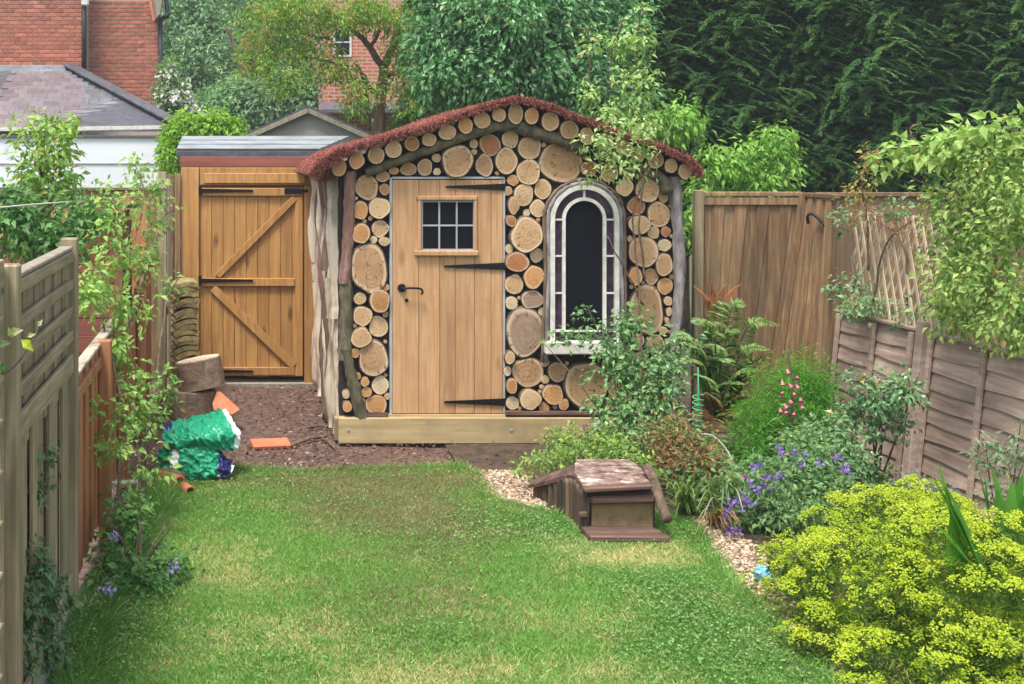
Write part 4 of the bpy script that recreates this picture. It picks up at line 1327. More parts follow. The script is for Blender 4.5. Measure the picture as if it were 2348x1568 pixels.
ff = empty('fence', (4.0, 10.0, 0), 'tall brown vertical board fence leaning in the far right corner', 'fence')
n = 9
DFF = 10.07
for i in range(n):
    t0, t1 = i / n, (i + 1) / n
    xt = [3.565 + (4.35 - 3.565) * t for t in (t0, t1)]
    xb = [3.545 + (4.08 - 3.545) * t ** 1.3 for t in (t0, t1)]
    zt_ = 1.80 + rnd.uniform(-.006, .006)
    yo = DFF - .012 * (i % 2)
    V = [Vector((xb[0], yo, .0)), Vector((xb[1] + .006, yo, .0)), Vector((xb[1] + .006, yo + .016, 0)), Vector((xb[0], yo + .016, 0)),
         Vector((xt[0], yo, zt_)), Vector((xt[1] + .006, yo, zt_)), Vector((xt[1] + .006, yo + .016, zt_)), Vector((xt[0], yo + .016, zt_))]
    mk('board', hexa(V), M['feather'], ff)
n = 7
for i in range(n):
    t0, t1 = i / n, (i + 1) / n
    yt = [10.03 - .53 * t for t in (t0, t1)]
    xb = [4.085 + .20 * t for t in (t0, t1)]
    xo = -.012 * (i % 2)
    zt_ = 1.81 - .02 * t0
    V = [Vector((xb[0] + xo, yt[0], 0)), Vector((xb[0] + xo + .016, yt[0], 0)), Vector((xb[1] + xo + .016, yt[1] - .004, 0)), Vector((xb[1] + xo, yt[1] - .004, 0)),
         Vector((4.35 + xo, yt[0], zt_)), Vector((4.366 + xo, yt[0], zt_)), Vector((4.366 + xo, yt[1] - .004, zt_)), Vector((4.35 + xo, yt[1] - .004, zt_))]
    mk('board', hexa(V), M['feather'], ff)
mk('capping', cbox(((3.56 + 4.33) / 2, DFF - .005, 1.83), (.76, .05, .035), .005), M['feather'], ff)
mk('capping', cbox((4.355, 9.76, 1.825), (.05, .52, .035), .005), M['feather'], ff)
mk('rail', cbox(((3.56 + 4.33) / 2, DFF - .014, 1.775), (.75, .02, .06), .004), M['feather'], ff)
mk('post', bar((3.525, DFF - .01, 0), (3.54, DFF - .01, 1.86), .07, .07, (0, -1, 0), .006), M['weathered'], ff)
mk('post', bar((4.06, 10.03, 0), (4.335, 10.03, 1.84), .05, .05, (0, -1, 0), .006), M['feather'], ff)
hk = tag(mk('iron_hook', tube(spline([P(1853, 512, 9.76), P(1851, 496, 9.75), P(1862, 490, 9.74), P(1890, 516, 9.66), P(1906, 538, 9.6), P(1918, 543, 9.57), P(1925, 534, 9.55)], 5), .011, 7), M['black_iron'], None, True),
         'dark iron hook bracket fixed to the tall brown corner fence', 'hook')
bf = empty('fence', (5.6, 10.3, 0), 'brown board fence behind the climber beyond the right boundary', 'fence')
for i in range(14):
    mk('board', cbox((4.62 + i * .15, 10.3 + .006 * (i % 2), .92), (.152, .016, 1.76), .003), M['feather'], bf)
mk('capping', cbox((5.6, 10.29, 1.82), (2.1, .05, .035), .005), M['feather'], bf)
# expanding trellis above the low fence
tl_ = empty('trellis', (4.38, 8.9, 1.0), 'grey diamond trellis standing on the low right fence', 'trellis')
Y0, Y1, Z0, Z1 = 8.05, 9.42, 1.0, 1.72
def clipseg(y0, sl_):
    pts = []
    for z in (Z0, Z1):
        pts.append((y0 + (z - Z0) / sl_, z))
    (ya, za), (yb, zb) = pts
    def at(y): return za + (zb - za) * (y - ya) / (yb - ya)
    if max(ya, yb) < Y0 or min(ya, yb) > Y1: return None
    res = []
    for y, z in ((ya, za), (yb, zb)):
        yc = min(max(y, Y0), Y1)
        res.append((yc, at(yc)))
    return res if abs(res[0][1] - res[1][1]) > .08 else None
for fam, sl_ in ((0, 1.9), (1, -1.9)):
    for i in range(-6, 18):
        s_ = clipseg(Y0 + i * .105, sl_)
        if s_:
            (ya, za), (yb, zb) = s_
            mk('slat', bar((lean(za) - .0 + fam * .012, ya, za), (lean(zb) + fam * .012, yb, zb), .030, .008, (1, 0, 0), .002), M['trellis_wood'], tl_)
#@@PROPS
# ================================================================== loose things on the ground
# two stacked log rounds
def log_round(name, label, c, r, h, tilt, tone, seed):
    me = slice_mesh(r, r, h, seed, .04, 0, 30, 'bark_log')
    o = link(name, me, Vector(c) + Vector((0, 0, h)), (R(-90) + tilt[0], tilt[1], .4), None, tone)
    return tag(o, label, 'log round', 'log rounds stacked by the gate')
g = G(440, 962)
log_round('log_round', 'lower of two dark log rounds stacked near the gate', (g.x, g.y + .15, .0), .19, .22, (0, 0), (.2, .13, .09), 901)
log_round('log_round', 'upper of two dark log rounds near the gate, pale sloping cut top', (g.x + .045, g.y + .15, .235), .185, .235, (R(-6), R(-9)), (.80, .68, .50), 902)
# curved roof tiles stacked beside the gate
def tile_mesh():
    V, Fc = [], []
    n = 9
    for j, y in enumerate((-.17, .17)):
        for k in range(n):
            a = math.pi * (.36 + .28 * k / (n - 1))
            for r_ in (.27, .23):
                V.append((math.cos(a) * r_, y, math.sin(a) * r_ - .21))
    for k in range(n - 1):
        a = k * 2; b_ = 2 * n + k * 2
        Fc += [(a, a + 2, b_ + 2, b_), (a + 1, b_ + 1, b_ + 3, a + 3), (a, a + 1, a + 3, a + 2), (b_, b_ + 2, b_ + 3, b_ + 1)]
    Fc += [(0, 2 * n, 2 * n + 1, 1), (2 * n - 2, 2 * n - 1, 4 * n - 1, 4 * n - 2)]
    me = bpy.data.meshes.new('curved_tile'); me.from_pydata(V, [], Fc); me.update(); me.materials.append(M['stone_tile'])
    return me
tm = tile_mesh()
base = GX(424, 11.7)
for i in range(21):
    lab = 'curved mossy tile within the tall stack between gate and left fence'
    if i == 20: lab = 'topmost broken looking tile of the curved tile stack by the gate'
    if i == 0: lab = 'lowest curved tile of the stack standing behind the log rounds'
    o = link('curved_tile', tm, (base.x + rnd.uniform(-.012, .012), base.y, .01 + i * .0475), (rnd.uniform(-.05, .05), rnd.uniform(-.22, -.08), R(8) + rnd.uniform(-.1, .1)), None)
    tag(o, lab, 'tile', 'curved tiles stacked beside the gate')
# terracotta shard, tile strip, clay pipes
V = [P(487, 925, 10.3), P(497, 898, 10.4), P(505, 897, 10.42), P(550, 938, 10.2), P(532, 950, 10.1), P(490, 940, 10.15)]
V = [Vector((v.x, v.y, max(v.z, .012))) for v in V]
c = sum(V, Vector()) / len(V)
Vb = [v + Vector((0, .035, -.012)) for v in V]
n = len(V)
tag(mk('pot_shard', (V + Vb, [tuple(range(n))[::-1], tuple(range(n, 2 * n))] + [(i, (i + 1) % n, n + (i + 1) % n, n + i) for i in range(n)]), M['terracotta']), 'broken orange terracotta pot shard leaning by the log rounds', 'pot shard')
a_, b_ = G(577, 1029), G(664, 1025)
tag(mk('tile_strip', bar(a_ + Vector((0, .05, .022)), b_ + Vector((0, .05, .022)), .13, .028, (0, -.25, 1), .005), M['terracotta']), 'flat orange tile lying on the earth beside the shed', 'tile')
def ring_pipe(a_, b_, r, lab):
    a_, b_ = Vector(a_), Vector(b_)
    ax = (b_ - a_).normalized(); u = ax.orthogonal().normalized(); w = ax.cross(u)
    V, Fc = [], []
    n = 16
    for p, rr in ((a_, r), (b_, r), (b_, r * .68), (a_, r * .68)):
        for k in range(n):
            an = 6.28318 * k / n
            V.append(p + (u * math.cos(an) + w * math.sin(an)) * rr)
    for s_ in range(4):
        for k in range(n):
            Fc.append((s_ * n + k, s_ * n + (k + 1) % n, ((s_ + 1) % 4) * n + (k + 1) % n, ((s_ + 1) % 4) * n + k))
    tag(mk('clay_pipe', (V, Fc), M['terracotta'], None, True), lab, 'clay pipe', 'clay pipes lying below the green bag')
p1, p2 = G(412, 1122), G(437, 1140)
ring_pipe(p1 + Vector((0, 0, .045)), p1 + Vector((-.12, .16, .045)), .043, 'short orange clay pipe below the green bag, further from the lawn')
ring_pipe(p2 + Vector((0, 0, .036)), p2 + Vector((-.05, .12, .036)), .034, 'small orange clay pipe lying at the lawn corner')
pl = tag(mk('stick', tube(spline([G(372, 1104) + Vector((0, 0, .05)), G(395, 1108) + Vector((0, 0, .055)), G(425, 1112) + Vector((0, 0, .05))], 4, .004), [.035, .04, .038, .036, .037, .036, .034, .033, .03], 8, .1), M['bark_brown'], None, True), 'dark short log lying against the bottom of the green bag', 'log')
for (x0, y0, x1, y1, r0, lab) in ((668, 1026, 748, 1005, .014, 'longer bent stick on the earth left of the shed base'), (738, 1010, 766, 1032, .010, 'short pale stick pointing down from the shed corner'), (705, 985, 757, 985, .012, 'dark twig lying beside the shed side wall')):
    a_, b_ = G(x0, y0), G(x1, y1)
    m_ = a_.lerp(b_, .5) + Vector((.0, .05, .02))
    tag(mk('stick', tube(spline([a_ + Vector((0, 0, .015)), m_, b_ + Vector((0, 0, .02))], 4, .004), r0, 6, .15), M['bark_brown'], None, True), lab, 'stick')

# the green plastic sack
def sack():
    base = G(455, 1100) + Vector((0, .12, 0))
    e = empty('plastic_sack', base, 'crumpled green and white plastic sack slumped by the left fence', 'sack')
    def crumple(px, py, amp, s=7.0):
        out = 0
        for k, (ax, ay, fr, ph, am) in enumerate([(1, .25, 17, .3, 1.0), (.35, 1, 21, 1.1, .8), (.8, -.7, 30, 2.0, .6), (-.3, 1, 44, .7, .4), (1, .9, 52, 4.0, .3)]):
            w = (px * ax + py * ay) * fr + ph + 1.6 * np.sin((px * ay - py * ax) * fr * .45 + ph * 3) + .7 * np.sin(px * 31 + py * 23 + k)
            out = out + am * (1 - np.abs(np.sin(w))) ** 2.5
        return -amp * out
    def skin(name, ctrl, nu, nv, cf, amp, th=0.0):
        """bilinear-smoothed patch through a grid of control points (picture x, y, distance)"""
        ctrl = np.array([[tuple(P(*c)) for c in r] for r in ctrl])
        def cat(a, n):
            m_ = len(a); out = []
            for t in np.linspace(0, m_ - 1 - 1e-6, n):
                i = int(t); f = t - i
                p0, p1, p2, p3 = a[max(i - 1, 0)], a[i], a[min(i + 1, m_ - 1)], a[min(i + 2, m_ - 1)]
                out.append(.5 * (2 * p1 + (p2 - p0) * f + (2 * p0 - 5 * p1 + 4 * p2 - p3) * f * f + (3 * p1 - p0 - 3 * p2 + p3) * f ** 3))
            return np.array(out)
        g1 = np.array([cat(r, nu) for r in ctrl])
        g2 = np.array([cat(g1[:, k], nv) for k in range(nu)]).transpose(1, 0, 2)
        U, Vv = np.meshgrid(np.linspace(0, 1, nu), np.linspace(0, 1, nv))
        du = np.gradient(g2, axis=1); dv = np.gradient(g2, axis=0)
        nn = nrm(np.cross(du, dv))
        g2 = g2 + nn * crumple(g2[..., 0] * 1.3 + 1, g2[..., 2] * 1.6 + g2[..., 1], amp)[..., None]
        g2[..., 2] = np.maximum(g2[..., 2], .012)
        V = g2.reshape(-1, 3)
        T = []
        for j in range(nv - 1):
            for i in range(nu - 1):
                a, b_, c_, d_ = j * nu + i, j * nu + i + 1, (j + 1) * nu + i + 1, (j + 1) * nu + i
                T += [(a, b_, c_), (a, c_, d_)] if rnd.random() < .5 else [(a, b_, d_), (b_, c_, d_)]
        C = np.array([cf(u, v) for u, v in zip(U.ravel(), Vv.ravel())])
        o = raw_mesh(name, V, T, C, M['bag_plastic'], e, None, WL[e.name], True)
        md = o.modifiers.new('thick', 'SOLIDIFY'); md.thickness = .004
        return o
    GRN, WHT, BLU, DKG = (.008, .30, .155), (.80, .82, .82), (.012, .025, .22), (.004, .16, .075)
    # upper flap with white hem at the right
    skin('flap', [[(372, 985, 8.72), (395, 972, 8.80), (440, 962, 8.85), (490, 950, 8.85), (520, 940, 8.80)],
                  [(372, 1000, 8.60), (400, 995, 8.60), (440, 985, 8.58), (495, 975, 8.60), (534, 968, 8.65)],
                  [(380, 1020, 8.55), (410, 1015, 8.50), (450, 1005, 8.45), (505, 1000, 8.48), (549, 1000, 8.56)],
                  [(385, 1035, 8.62), (420, 1030, 8.56), (470, 1025, 8.50), (510, 1030, 8.5), (541, 1032, 8.55)]], 90, 56,
         lambda u, v: WHT if u > .90 else (BLU if (u < .24 and v < .22) else GRN), .020)
    # belly of the sack
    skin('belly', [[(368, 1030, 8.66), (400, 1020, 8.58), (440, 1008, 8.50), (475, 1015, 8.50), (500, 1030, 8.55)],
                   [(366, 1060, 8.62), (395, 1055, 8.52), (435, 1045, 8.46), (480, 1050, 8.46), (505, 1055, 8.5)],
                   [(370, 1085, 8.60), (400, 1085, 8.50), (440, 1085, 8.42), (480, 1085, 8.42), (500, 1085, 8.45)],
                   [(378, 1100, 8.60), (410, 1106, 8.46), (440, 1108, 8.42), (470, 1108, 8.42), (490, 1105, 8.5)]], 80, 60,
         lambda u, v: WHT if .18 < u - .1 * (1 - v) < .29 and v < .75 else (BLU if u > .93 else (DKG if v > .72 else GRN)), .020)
    # dark blue lining that spills out
    skin('lining', [[(480, 1032, 8.6), (505, 1040, 8.58), (528, 1062, 8.55)],
                    [(482, 1065, 8.5), (508, 1070, 8.45), (533, 1080, 8.44)],
                    [(484, 1092, 8.48), (510, 1095, 8.42), (528, 1092, 8.42)]], 40, 36,
         lambda u, v: (.55, .6, .62) if (u > .88 and v < .7) or (.25 < u < .45 and v > .7) else (.008, .01, .10), .025)
sack()

# low log shelter on the lawn ------------------------------------------------
A0 = Vector((1.922, 7.28, 0))
hh = empty('animal_shelter', (2.1, 7.5, 0), 'low rotting timber animal shelter with mossy roof on the lawn edge', 'animal shelter')
def HP(px, py, d): return P(px, py, d)
# front hatch
hb = mk('hatch', rect(1356, 1153, 1497, 1219, 7.262, .02, .004), M['hatch_board'], hh)
mk('front_wall', rect(1338, 1128, 1502, 1226, 7.29, .05, .006), M['rotten'], hh)
mk('side_post', tube(spline([P(1341, 1228, 7.25), P(1346, 1180, 7.25), P(1350, 1140, 7.25)], 3, .003), .012, 7, .1), M['rotten_z'], hh, True)
mk('lintel', bar(P(1352, 1146, 7.235), P(1499, 1142, 7.235), .05, .045, (0, 0, 1), .012), M['rotten'], hh)
mk('upper_board', bar(P(1336, 1122, 7.22), P(1492, 1114, 7.22), .06, .028, (0, 0, 1), .008), M['rotten'], hh)
mk('peg', bar(P(1326, 1180, 7.23), P(1346, 1178, 7.23), .03, .03, (0, 0, 1), .006), M['rotten'], hh)
for k in range(3):
    mk('floor_board', bar(Vector((1.90, 7.24 - k * .075, .045)), Vector((2.30 + k * .015, 7.235 - k * .075, .045)), .07, .03, (0, 0, 1), .006), M['rotten'], hh)
# roof: boards that climb to the back, plus a flap that falls to the left
m, nt, b = nodes('lichen_roof')
v = coords(nt, (1, 1, 1))
c_ = ramp(nt, [(0.36, (.055, .03, .026)), (0.47, (.24, .14, .115)), (0.56, (.36, .27, .22)), (.62, (.70, .68, .55))], noise(nt, v, 9, 7, .75))
nt.links.new(c_, b.inputs['Base Color']); b.inputs['Roughness'].default_value = .9
bump(nt, b, noise(nt, v, 22, 6, .7), .9, .02); MATS['lichen_roof'] = m
rows = [((1336, 1116, 7.25), (1491, 1108, 7.25)), ((1328, 1098, 7.40), (1487, 1094, 7.40)), ((1318, 1082, 7.52), (1482, 1080, 7.52)), ((1318, 1066, 7.68), (1462, 1066, 7.68)), ((1325, 1052, 7.82), (1440, 1054, 7.82))]
for i, (r0, r1) in enumerate(zip(rows[:-1], rows[1:])):
    q = [P(*r0[0]), P(*r0[1]), P(*r1[1]) + Vector((0, .02, -.004)), P(*r1[0]) + Vector((0, .02, -.004))]
    q = [v + Vector((rnd.uniform(-.008, .008), 0, rnd.uniform(-.004, .004))) for v in q]
    mk('roof_board', hexa([v - Vector((0, 0, .022)) for v in q] + q), M['lichen_roof'], hh)
L0 = [(1336, 1114, 7.27), (1318, 1092, 7.50), (1300, 1090, 7.62), (1276, 1096, 7.75), (1250, 1104, 7.86), (1210, 1112, 8.0)]
L1 = [(1330, 1098, 7.42), (1322, 1078, 7.62), (1312, 1068, 7.78), (1290, 1074, 7.90), (1262, 1084, 7.98), (1232, 1096, 8.1)]
for i in range(5):
    q = [P(*L0[i + 1]), P(*L0[i]), P(*L1[i]), P(*L1[i + 1])]
    mk('roof_flap', hexa([v - Vector((0, 0, .02)) for v in q] + [v + Vector((0, 0, rnd.uniform(0, .006))) for v in q]), M['rotten'], hh)
# left wall of upright split poles, getting shorter away from us
W0_ = [(1338, 1228, 1122), (1330, 1214, 1110), (1322, 1205, 1100), (1313, 1196, 1096), (1304, 1189, 1096), (1295, 1183, 1096), (1286, 1177, 1098), (1276, 1171, 1100), (1266, 1165, 1103), (1255, 1159, 1107), (1244, 1153, 1110), (1233, 1148, 1114)]
for x, yb, yt in W0_:
    g = G(x, yb)
    top = P(x, yt, g.y)
    q = [g + Vector((0, 0, -.01)), g.lerp(top, .5) + Vector((rnd.uniform(-.006, .006), 0, 0)), top]
    mk('wall_pole', tube(spline(q, 3), rnd.uniform(.021, .028), 8, .1), M['rotten_z'], hh, True)
V = [G(1338, 1222) + Vector((.03, .03, 0)), G(1233, 1147) + Vector((.04, .03, 0))]
mk('back_board', hexa([V[0], V[0] + Vector((.03, 0, 0)), V[1] + Vector((.03, 0, 0)), V[1], V[0] + Vector((0, 0, .22)), V[0] + Vector((.03, 0, .22)), V[1] + Vector((.03, 0, .07)), V[1] + Vector((0, 0, .07))]), M['rotten_z'], hh)
mk('side_board', cbox((2.30, 7.52, .12), (.03, .42, .24), .006), M['rotten_z'], hh)
q = spline([P(1484, 1072, 7.50), P(1500, 1105, 7.35), P(1512, 1145, 7.22), P(1531, 1192, 7.08)], 5, .004)
mk('leaning_pole', tube(q, [.032 - .012 * abs(i / (len(q) - 1) - .4) for i in range(len(q))], 8, .12), M['bark_brown'], hh, True)
mk('leaning_pole', tube([P(1474, 1068, 7.46), P(1492, 1100, 7.33)], .014, 7, .1), M['rotten'], hh, True)

# blue plastic thing and thin things in the border
c = G(1762, 1352) + Vector((0, .05, 0))
bmm = bmesh.new(); bmesh.ops.create_icosphere(bmm, subdivisions=3, radius=.05)
for v in bmm.verts:
    nz_ = mnoise.noise(v.co * 28) * .35 + mnoise.noise(v.co * 60 + Vector((3, 1, 2))) * .2
    v.co *= 1 + nz_
    v.co = Vector((v.co.x * .95, v.co.y * .8, v.co.z * .9))
me = bpy.data.meshes.new('blue_film'); bmm.to_mesh(me); bmm.free()
mtl, nt, b = nodes('blue_film'); b.inputs['Base Color'].default_value = (.20, .50, .72, 1); b.inputs['Roughness'].default_value = .3; me.materials.append(mtl)
tag(link('plastic_scrap', me, c + Vector((0, 0, .06)), None, None), 'scrunched pale blue plastic scrap on the gravel by yellow flowers', 'plastic scrap')
ps = plain('green_stake', (.01, .22, .13), .45)
g = G(1603, 1105)
sk = empty('plant_stake', g, 'thin green plant stake with spiral top beside the fern', 'plant stake')
mk('stake', tube([g, P(1600, 842, g.y)], .006, 7), ps, sk, True)
q = []
for i in range(60):
    t = i / 59; a = t * 2 * math.pi * 7
    p = P(1600, 905 + 85 * t, g.y)
    q.append(p + Vector((math.cos(a) * .035, math.sin(a) * .035, 0)))
mk('spiral', tube(q, .0045, 5), plain('green_spiral', (.10, .38, .12), .5), sk, True)
tag(mk('bare_cane', tube(spline([P(1606, 995, 8.1), P(1635, 1000, 8.05), P(1668, 1035, 8.0), P(1688, 1085, 7.95), G(1690, 1110)], 6), .006, 6), plain('pale_stem', (.36, .37, .30), .6), None, True), 'pale arching bare stem between stake and purple flowers', 'cane')
tag(mk('washing_line', tube(spline([P(-60, 482, 7.0), P(60, 470, 7.6), P(180, 461, 8.6), P(290, 452, 10.2), P(366, 446, 11.75)], 5), .005, 5), M['white_paint'], None, True), 'thin white line strung along above the left fence', 'line')
tag(mk('peg_rod', tube([P(252, 1108, 7.4), P(318, 1104, 7.6)], .014, 7), M['white_paint'], None, True), 'short white rod sticking out of the orange fence', 'rod')
#@@PLANTS
# ================================================================== trees behind
def tree(name, label, base, trunk, limbs, ells, ncl, per, L, Wr, c0, c1, mat='leaf', bk='bark_brown', group=None, cat='tree', **kw):
    """trunk: list of points and radii; limbs: list of (points, r0, r1)"""
    e = empty(name, base, label, cat, group)
    if trunk:
        limb('trunk', trunk[0], trunk[1], trunk[2], M[bk], e, 9, .01)
    for pts, r0, r1 in limbs:
        limb('limb', pts, r0, r1, M[bk], e, 6, .015)
    lb = LB()
    clumps(lb, ells, ncl, per, L, Wr, c0, c1, **kw)
    lb.build('crown', M[mat], e)
    return e, lb
# trees far off at the left, mist put into their pale leaf colours
far = [
    ('tall blue green tree beside the brick house, mist in its leaf colour', 36, [(430, 60, 36, 110, 150, 2.4), (400, 200, 36, 90, 120, 2.0), (470, 150, 35, 90, 120, 2.0)], 430),
    ('tall tree behind the rowan, left of the distant house, leaves coloured misty pale', 38, [(600, 40, 38, 130, 140, 2.6), (560, 190, 38, 120, 110, 2.2), (680, 120, 38, 100, 150, 2.2), (760, 20, 38, 110, 110, 2)], 620),
    ('low rounded green tree above the grey gable, mist in its leaf colour', 30, [(600, 250, 30, 110, 70, 1.3), (680, 230, 30, 80, 60, 1.2), (500, 280, 30, 90, 60, 1.2)], 590)]
for lab, d, ells, px in far:
    tree('mist_paled_tree', lab, GX(px, d), ([GX(px, d), P(px, 250, d), P(px + 10, 60, d)], .22, .08), [([P(px, 250, d), P(px - 40, 150, d), P(px - 70, 60, d)], .08, .03)], ells, 1150, 24, .17, .55,
         (.085, .165, .095), (.28, .41, .23), r=.32, shell=.45, full=False, front=.5, group='mist coloured trees in the distance')
tree('far_tree_line', 'hazy green tree mass filling the gap behind the houses', GX(1000, 48), None, [], [(300, 0, 48, 500, 300, 3), (900, 0, 48, 500, 330, 3), (1500, 0, 48, 500, 330, 3), (2200, 0, 48, 500, 330, 3)], 2600, 16, .42, .6, (.035, .07, .035), (.12, .19, .08), r=.6, shell=.3, full=False, front=.8)
# white blossom shrub by the house corner
e, lb = tree('blossom_shrub', 'white flowering shrub beside the drainpipe of brick house', GX(405, 23), ([GX(405, 23), P(405, 260, 23)], .05, .02), [], [(400, 235, 23, 38, 45, .5), (425, 262, 23, 28, 28, .4), (388, 190, 23, 18, 60, .4)], 240, 14, .10, .5, (.06, .13, .04), (.2, .3, .12), full=False, r=.14, group=None, cat='shrub')
lb = LB(); clumps(lb, [(400, 230, 22.9, 36, 45, .5), (432, 265, 22.9, 25, 22, .4), (388, 180, 22.9, 14, 60, .4)], 120, 9, .09, .8, (.5, .5, .42), (.8, .8, .72), full=False, r=.12)
lb.build('blossom', M['petal'], e)
# rowan like tree with rusty flower heads
base = GX(868, 16)
e = empty('rowan_tree', base, 'open tree with rusty orange seed heads behind the shed roof, left', 'tree')
limb('trunk', [base, P(866, 310, 16), P(872, 230, 16), P(880, 160, 16.1)], .10, .055, M['bark_brown'], e, 8, .008)
for pts, r0, r1 in (([P(880, 165, 16.1), P(850, 110, 16), P(800, 60, 15.9), P(740, 20, 15.8)], .05, .018), ([P(880, 160, 16.1), P(905, 90, 16.2), P(930, 20, 16.2), P(940, -40, 16.2)], .05, .025),
                    ([P(872, 220, 16), P(845, 200, 15.9), P(832, 170, 15.9), P(790, 150, 15.8), P(700, 130, 15.7)], .032, .012), ([P(845, 300, 15.9), P(842, 240, 15.9), P(835, 190, 15.9), P(815, 140, 15.9)], .03, .014),
                    ([P(850, 110, 16), P(870, 60, 16), P(860, 0, 16)], .028, .014), ([P(880, 180, 16), P(920, 150, 16.2), P(965, 130, 16.3)], .028, .012),
                    ([P(740, 20, 15.8), P(640, 40, 15.7), P(570, 80, 15.6)], .018, .008), ([P(760, 90, 15.8), P(680, 70, 15.7), P(600, 20, 15.6)], .018, .008)):
    limb('limb', pts, r0, r1, M['bark_brown'], e, 6, .012)
re = [(610, 60, 15.6, 75, 75, .5), (590, 150, 15.6, 55, 60, .4), (680, 20, 15.7, 90, 50, .6), (700, 100, 15.7, 80, 60, .5), (780, 40, 15.8, 80, 60, .5), (760, 160, 15.7, 70, 45, .4), (820, 225, 15.7, 70, 45, .4), (930, 60, 16.1, 60, 80, .5), (920, 170, 16.1, 55, 50, .4), (950, 235, 16, 45, 40, .4), (655, 190, 15.6, 50, 40, .4), (860, 30, 16, 60, 60, .5)]
lb = LB(); clumps(lb, re, 420, 18, .085, .34, (.075, .15, .03), (.30, .41, .11), r=.15, shell=.5, full=False, droop=.35, flat=.6)
lb.build('crown', M['leaf'], e)
lb = LB(); clumps(lb, [(x, y - 6, d, rx, ry, rd) for x, y, d, rx, ry, rd in re], 120, 11, .035, .7, (.30, .19, .08), (.48, .34, .16), r=.055, shell=.3, full=False, flat=.6, front=.8)
lb.build('seed_heads', M['petal'], e)
# dense broadleaf tree in the middle
tree('broadleaf_tree', 'dense dark green broadleaf tree directly behind the shed ridge', GX(1150, 14.8), ([GX(1150, 14.8), P(1150, 200, 14.8), P(1160, 0, 14.8)], .12, .05), [([P(1150, 200, 14.8), P(1060, 120, 14.7), P(1000, 40, 14.6)], .05, .02), ([P(1150, 160, 14.8), P(1250, 100, 14.7), P(1330, 20, 14.6)], .05, .02)],
     [(1040, 60, 14.6, 90, 90, .6), (1150, 50, 14.4, 120, 100, .7), (1270, 60, 14.6, 100, 100, .6), (1060, 180, 14.5, 110, 70, .6), (1180, 170, 14.3, 120, 80, .6), (1300, 180, 14.5, 110, 80, .6), (1400, 80, 14.9, 90, 120, .5), (1150, -60, 14.8, 250, 80, .7), (1400, 260, 14.7, 120, 60, .4), (985, 120, 14.7, 50, 110, .4)],
     760, 32, .108, .5, (.022, .08, .03), (.16, .31, .13), mat='leaf_gloss', r=.2, shell=.3, droop=.6, up=.35, front=.5)
tree('broadleaf_tree', 'paler leafy branches at the top centre behind the broadleaf tree', GX(1010, 16.6), ([GX(1010, 16.6), P(1005, 100, 16.6), P(1000, 0, 16.6)], .08, .04), [], [(1010, 10, 16.5, 70, 60, .5), (1000, 250, 16.4, 60, 40, .3), (960, 280, 16.4, 60, 30, .3)], 150, 22, .10, .5, (.03, .08, .03), (.14, .24, .10), mat='leaf', r=.16, full=False)
# dark conifer hedge
hd_ = empty('conifer_hedge', GX(1950, 15.5), 'towering dark green conifer hedge behind the right boundary', 'hedge')
for px in (1560, 1760, 1960, 2160, 2360):
    limb('trunk', [GX(px, 16), P(px, 200, 16), P(px, -250, 16)], .12, .04, M['bark_brown'], hd_, 8)
def conifer():
    lb = LB()
    n = 3600
    px = rng.uniform(1380, 2480, n); py = rng.uniform(-260, 520, n)
    bul = .55 * np.sin(px / 62.0 + .6 * np.sin(py / 80.)) + .35 * np.sin(px / 27. + py / 45.) + .3 * np.sin(py / 33. + px / 90.)
    d = 15.0 - .34 * bul - .001 * (px - 1900) + rng.uniform(-.1, .45, n)
    C = np.stack([(px - CX) * d / F, d, EYE - (py - CY) * d / F], 1)
    sx = rng.choice([-1., 1.], n) * rng.uniform(.3, 1.3, n)
    out = nrm(np.stack([sx, -np.ones(n) * .8, rng.uniform(-.25, .45, n)], 1))
    per = 52
    ci = np.repeat(np.arange(n), per)
    m_ = n * per
    t = rng.random(m_)
    sidev = nrm(np.cross(out, np.array([0, 0, 1.0])) + rvec(n) * .25)[ci]
    ln = rng.uniform(.22, .55, n)[ci]
    s_ = rng.choice([-1, 1], m_)
    pos = C[ci] + out[ci] * (t * ln)[:, None] + np.stack([np.zeros(m_), np.zeros(m_), -.16 * t ** 2], 1)
    dd = nrm(out[ci] * .9 + sidev * (s_ * rng.uniform(.3, .9, m_))[:, None] + rvec(m_) * .2 + np.array([0, 0, -.2]))
    nn = nrm(np.array([0, -.45, .8]) + rvec(m_) * .35)
    L = (1 - .6 * t) * rng.uniform(.055, .125, m_)
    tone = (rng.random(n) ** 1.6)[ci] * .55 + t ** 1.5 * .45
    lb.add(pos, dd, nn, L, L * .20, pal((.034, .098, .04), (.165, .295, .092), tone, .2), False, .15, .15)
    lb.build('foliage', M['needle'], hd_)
    # dark inner mass: darker green needles further in
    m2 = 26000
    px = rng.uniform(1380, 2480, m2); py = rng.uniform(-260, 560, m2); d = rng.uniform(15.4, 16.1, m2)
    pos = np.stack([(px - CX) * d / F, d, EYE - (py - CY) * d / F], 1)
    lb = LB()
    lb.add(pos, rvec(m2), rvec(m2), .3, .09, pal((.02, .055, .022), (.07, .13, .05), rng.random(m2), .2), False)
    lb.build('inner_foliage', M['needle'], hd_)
conifer()
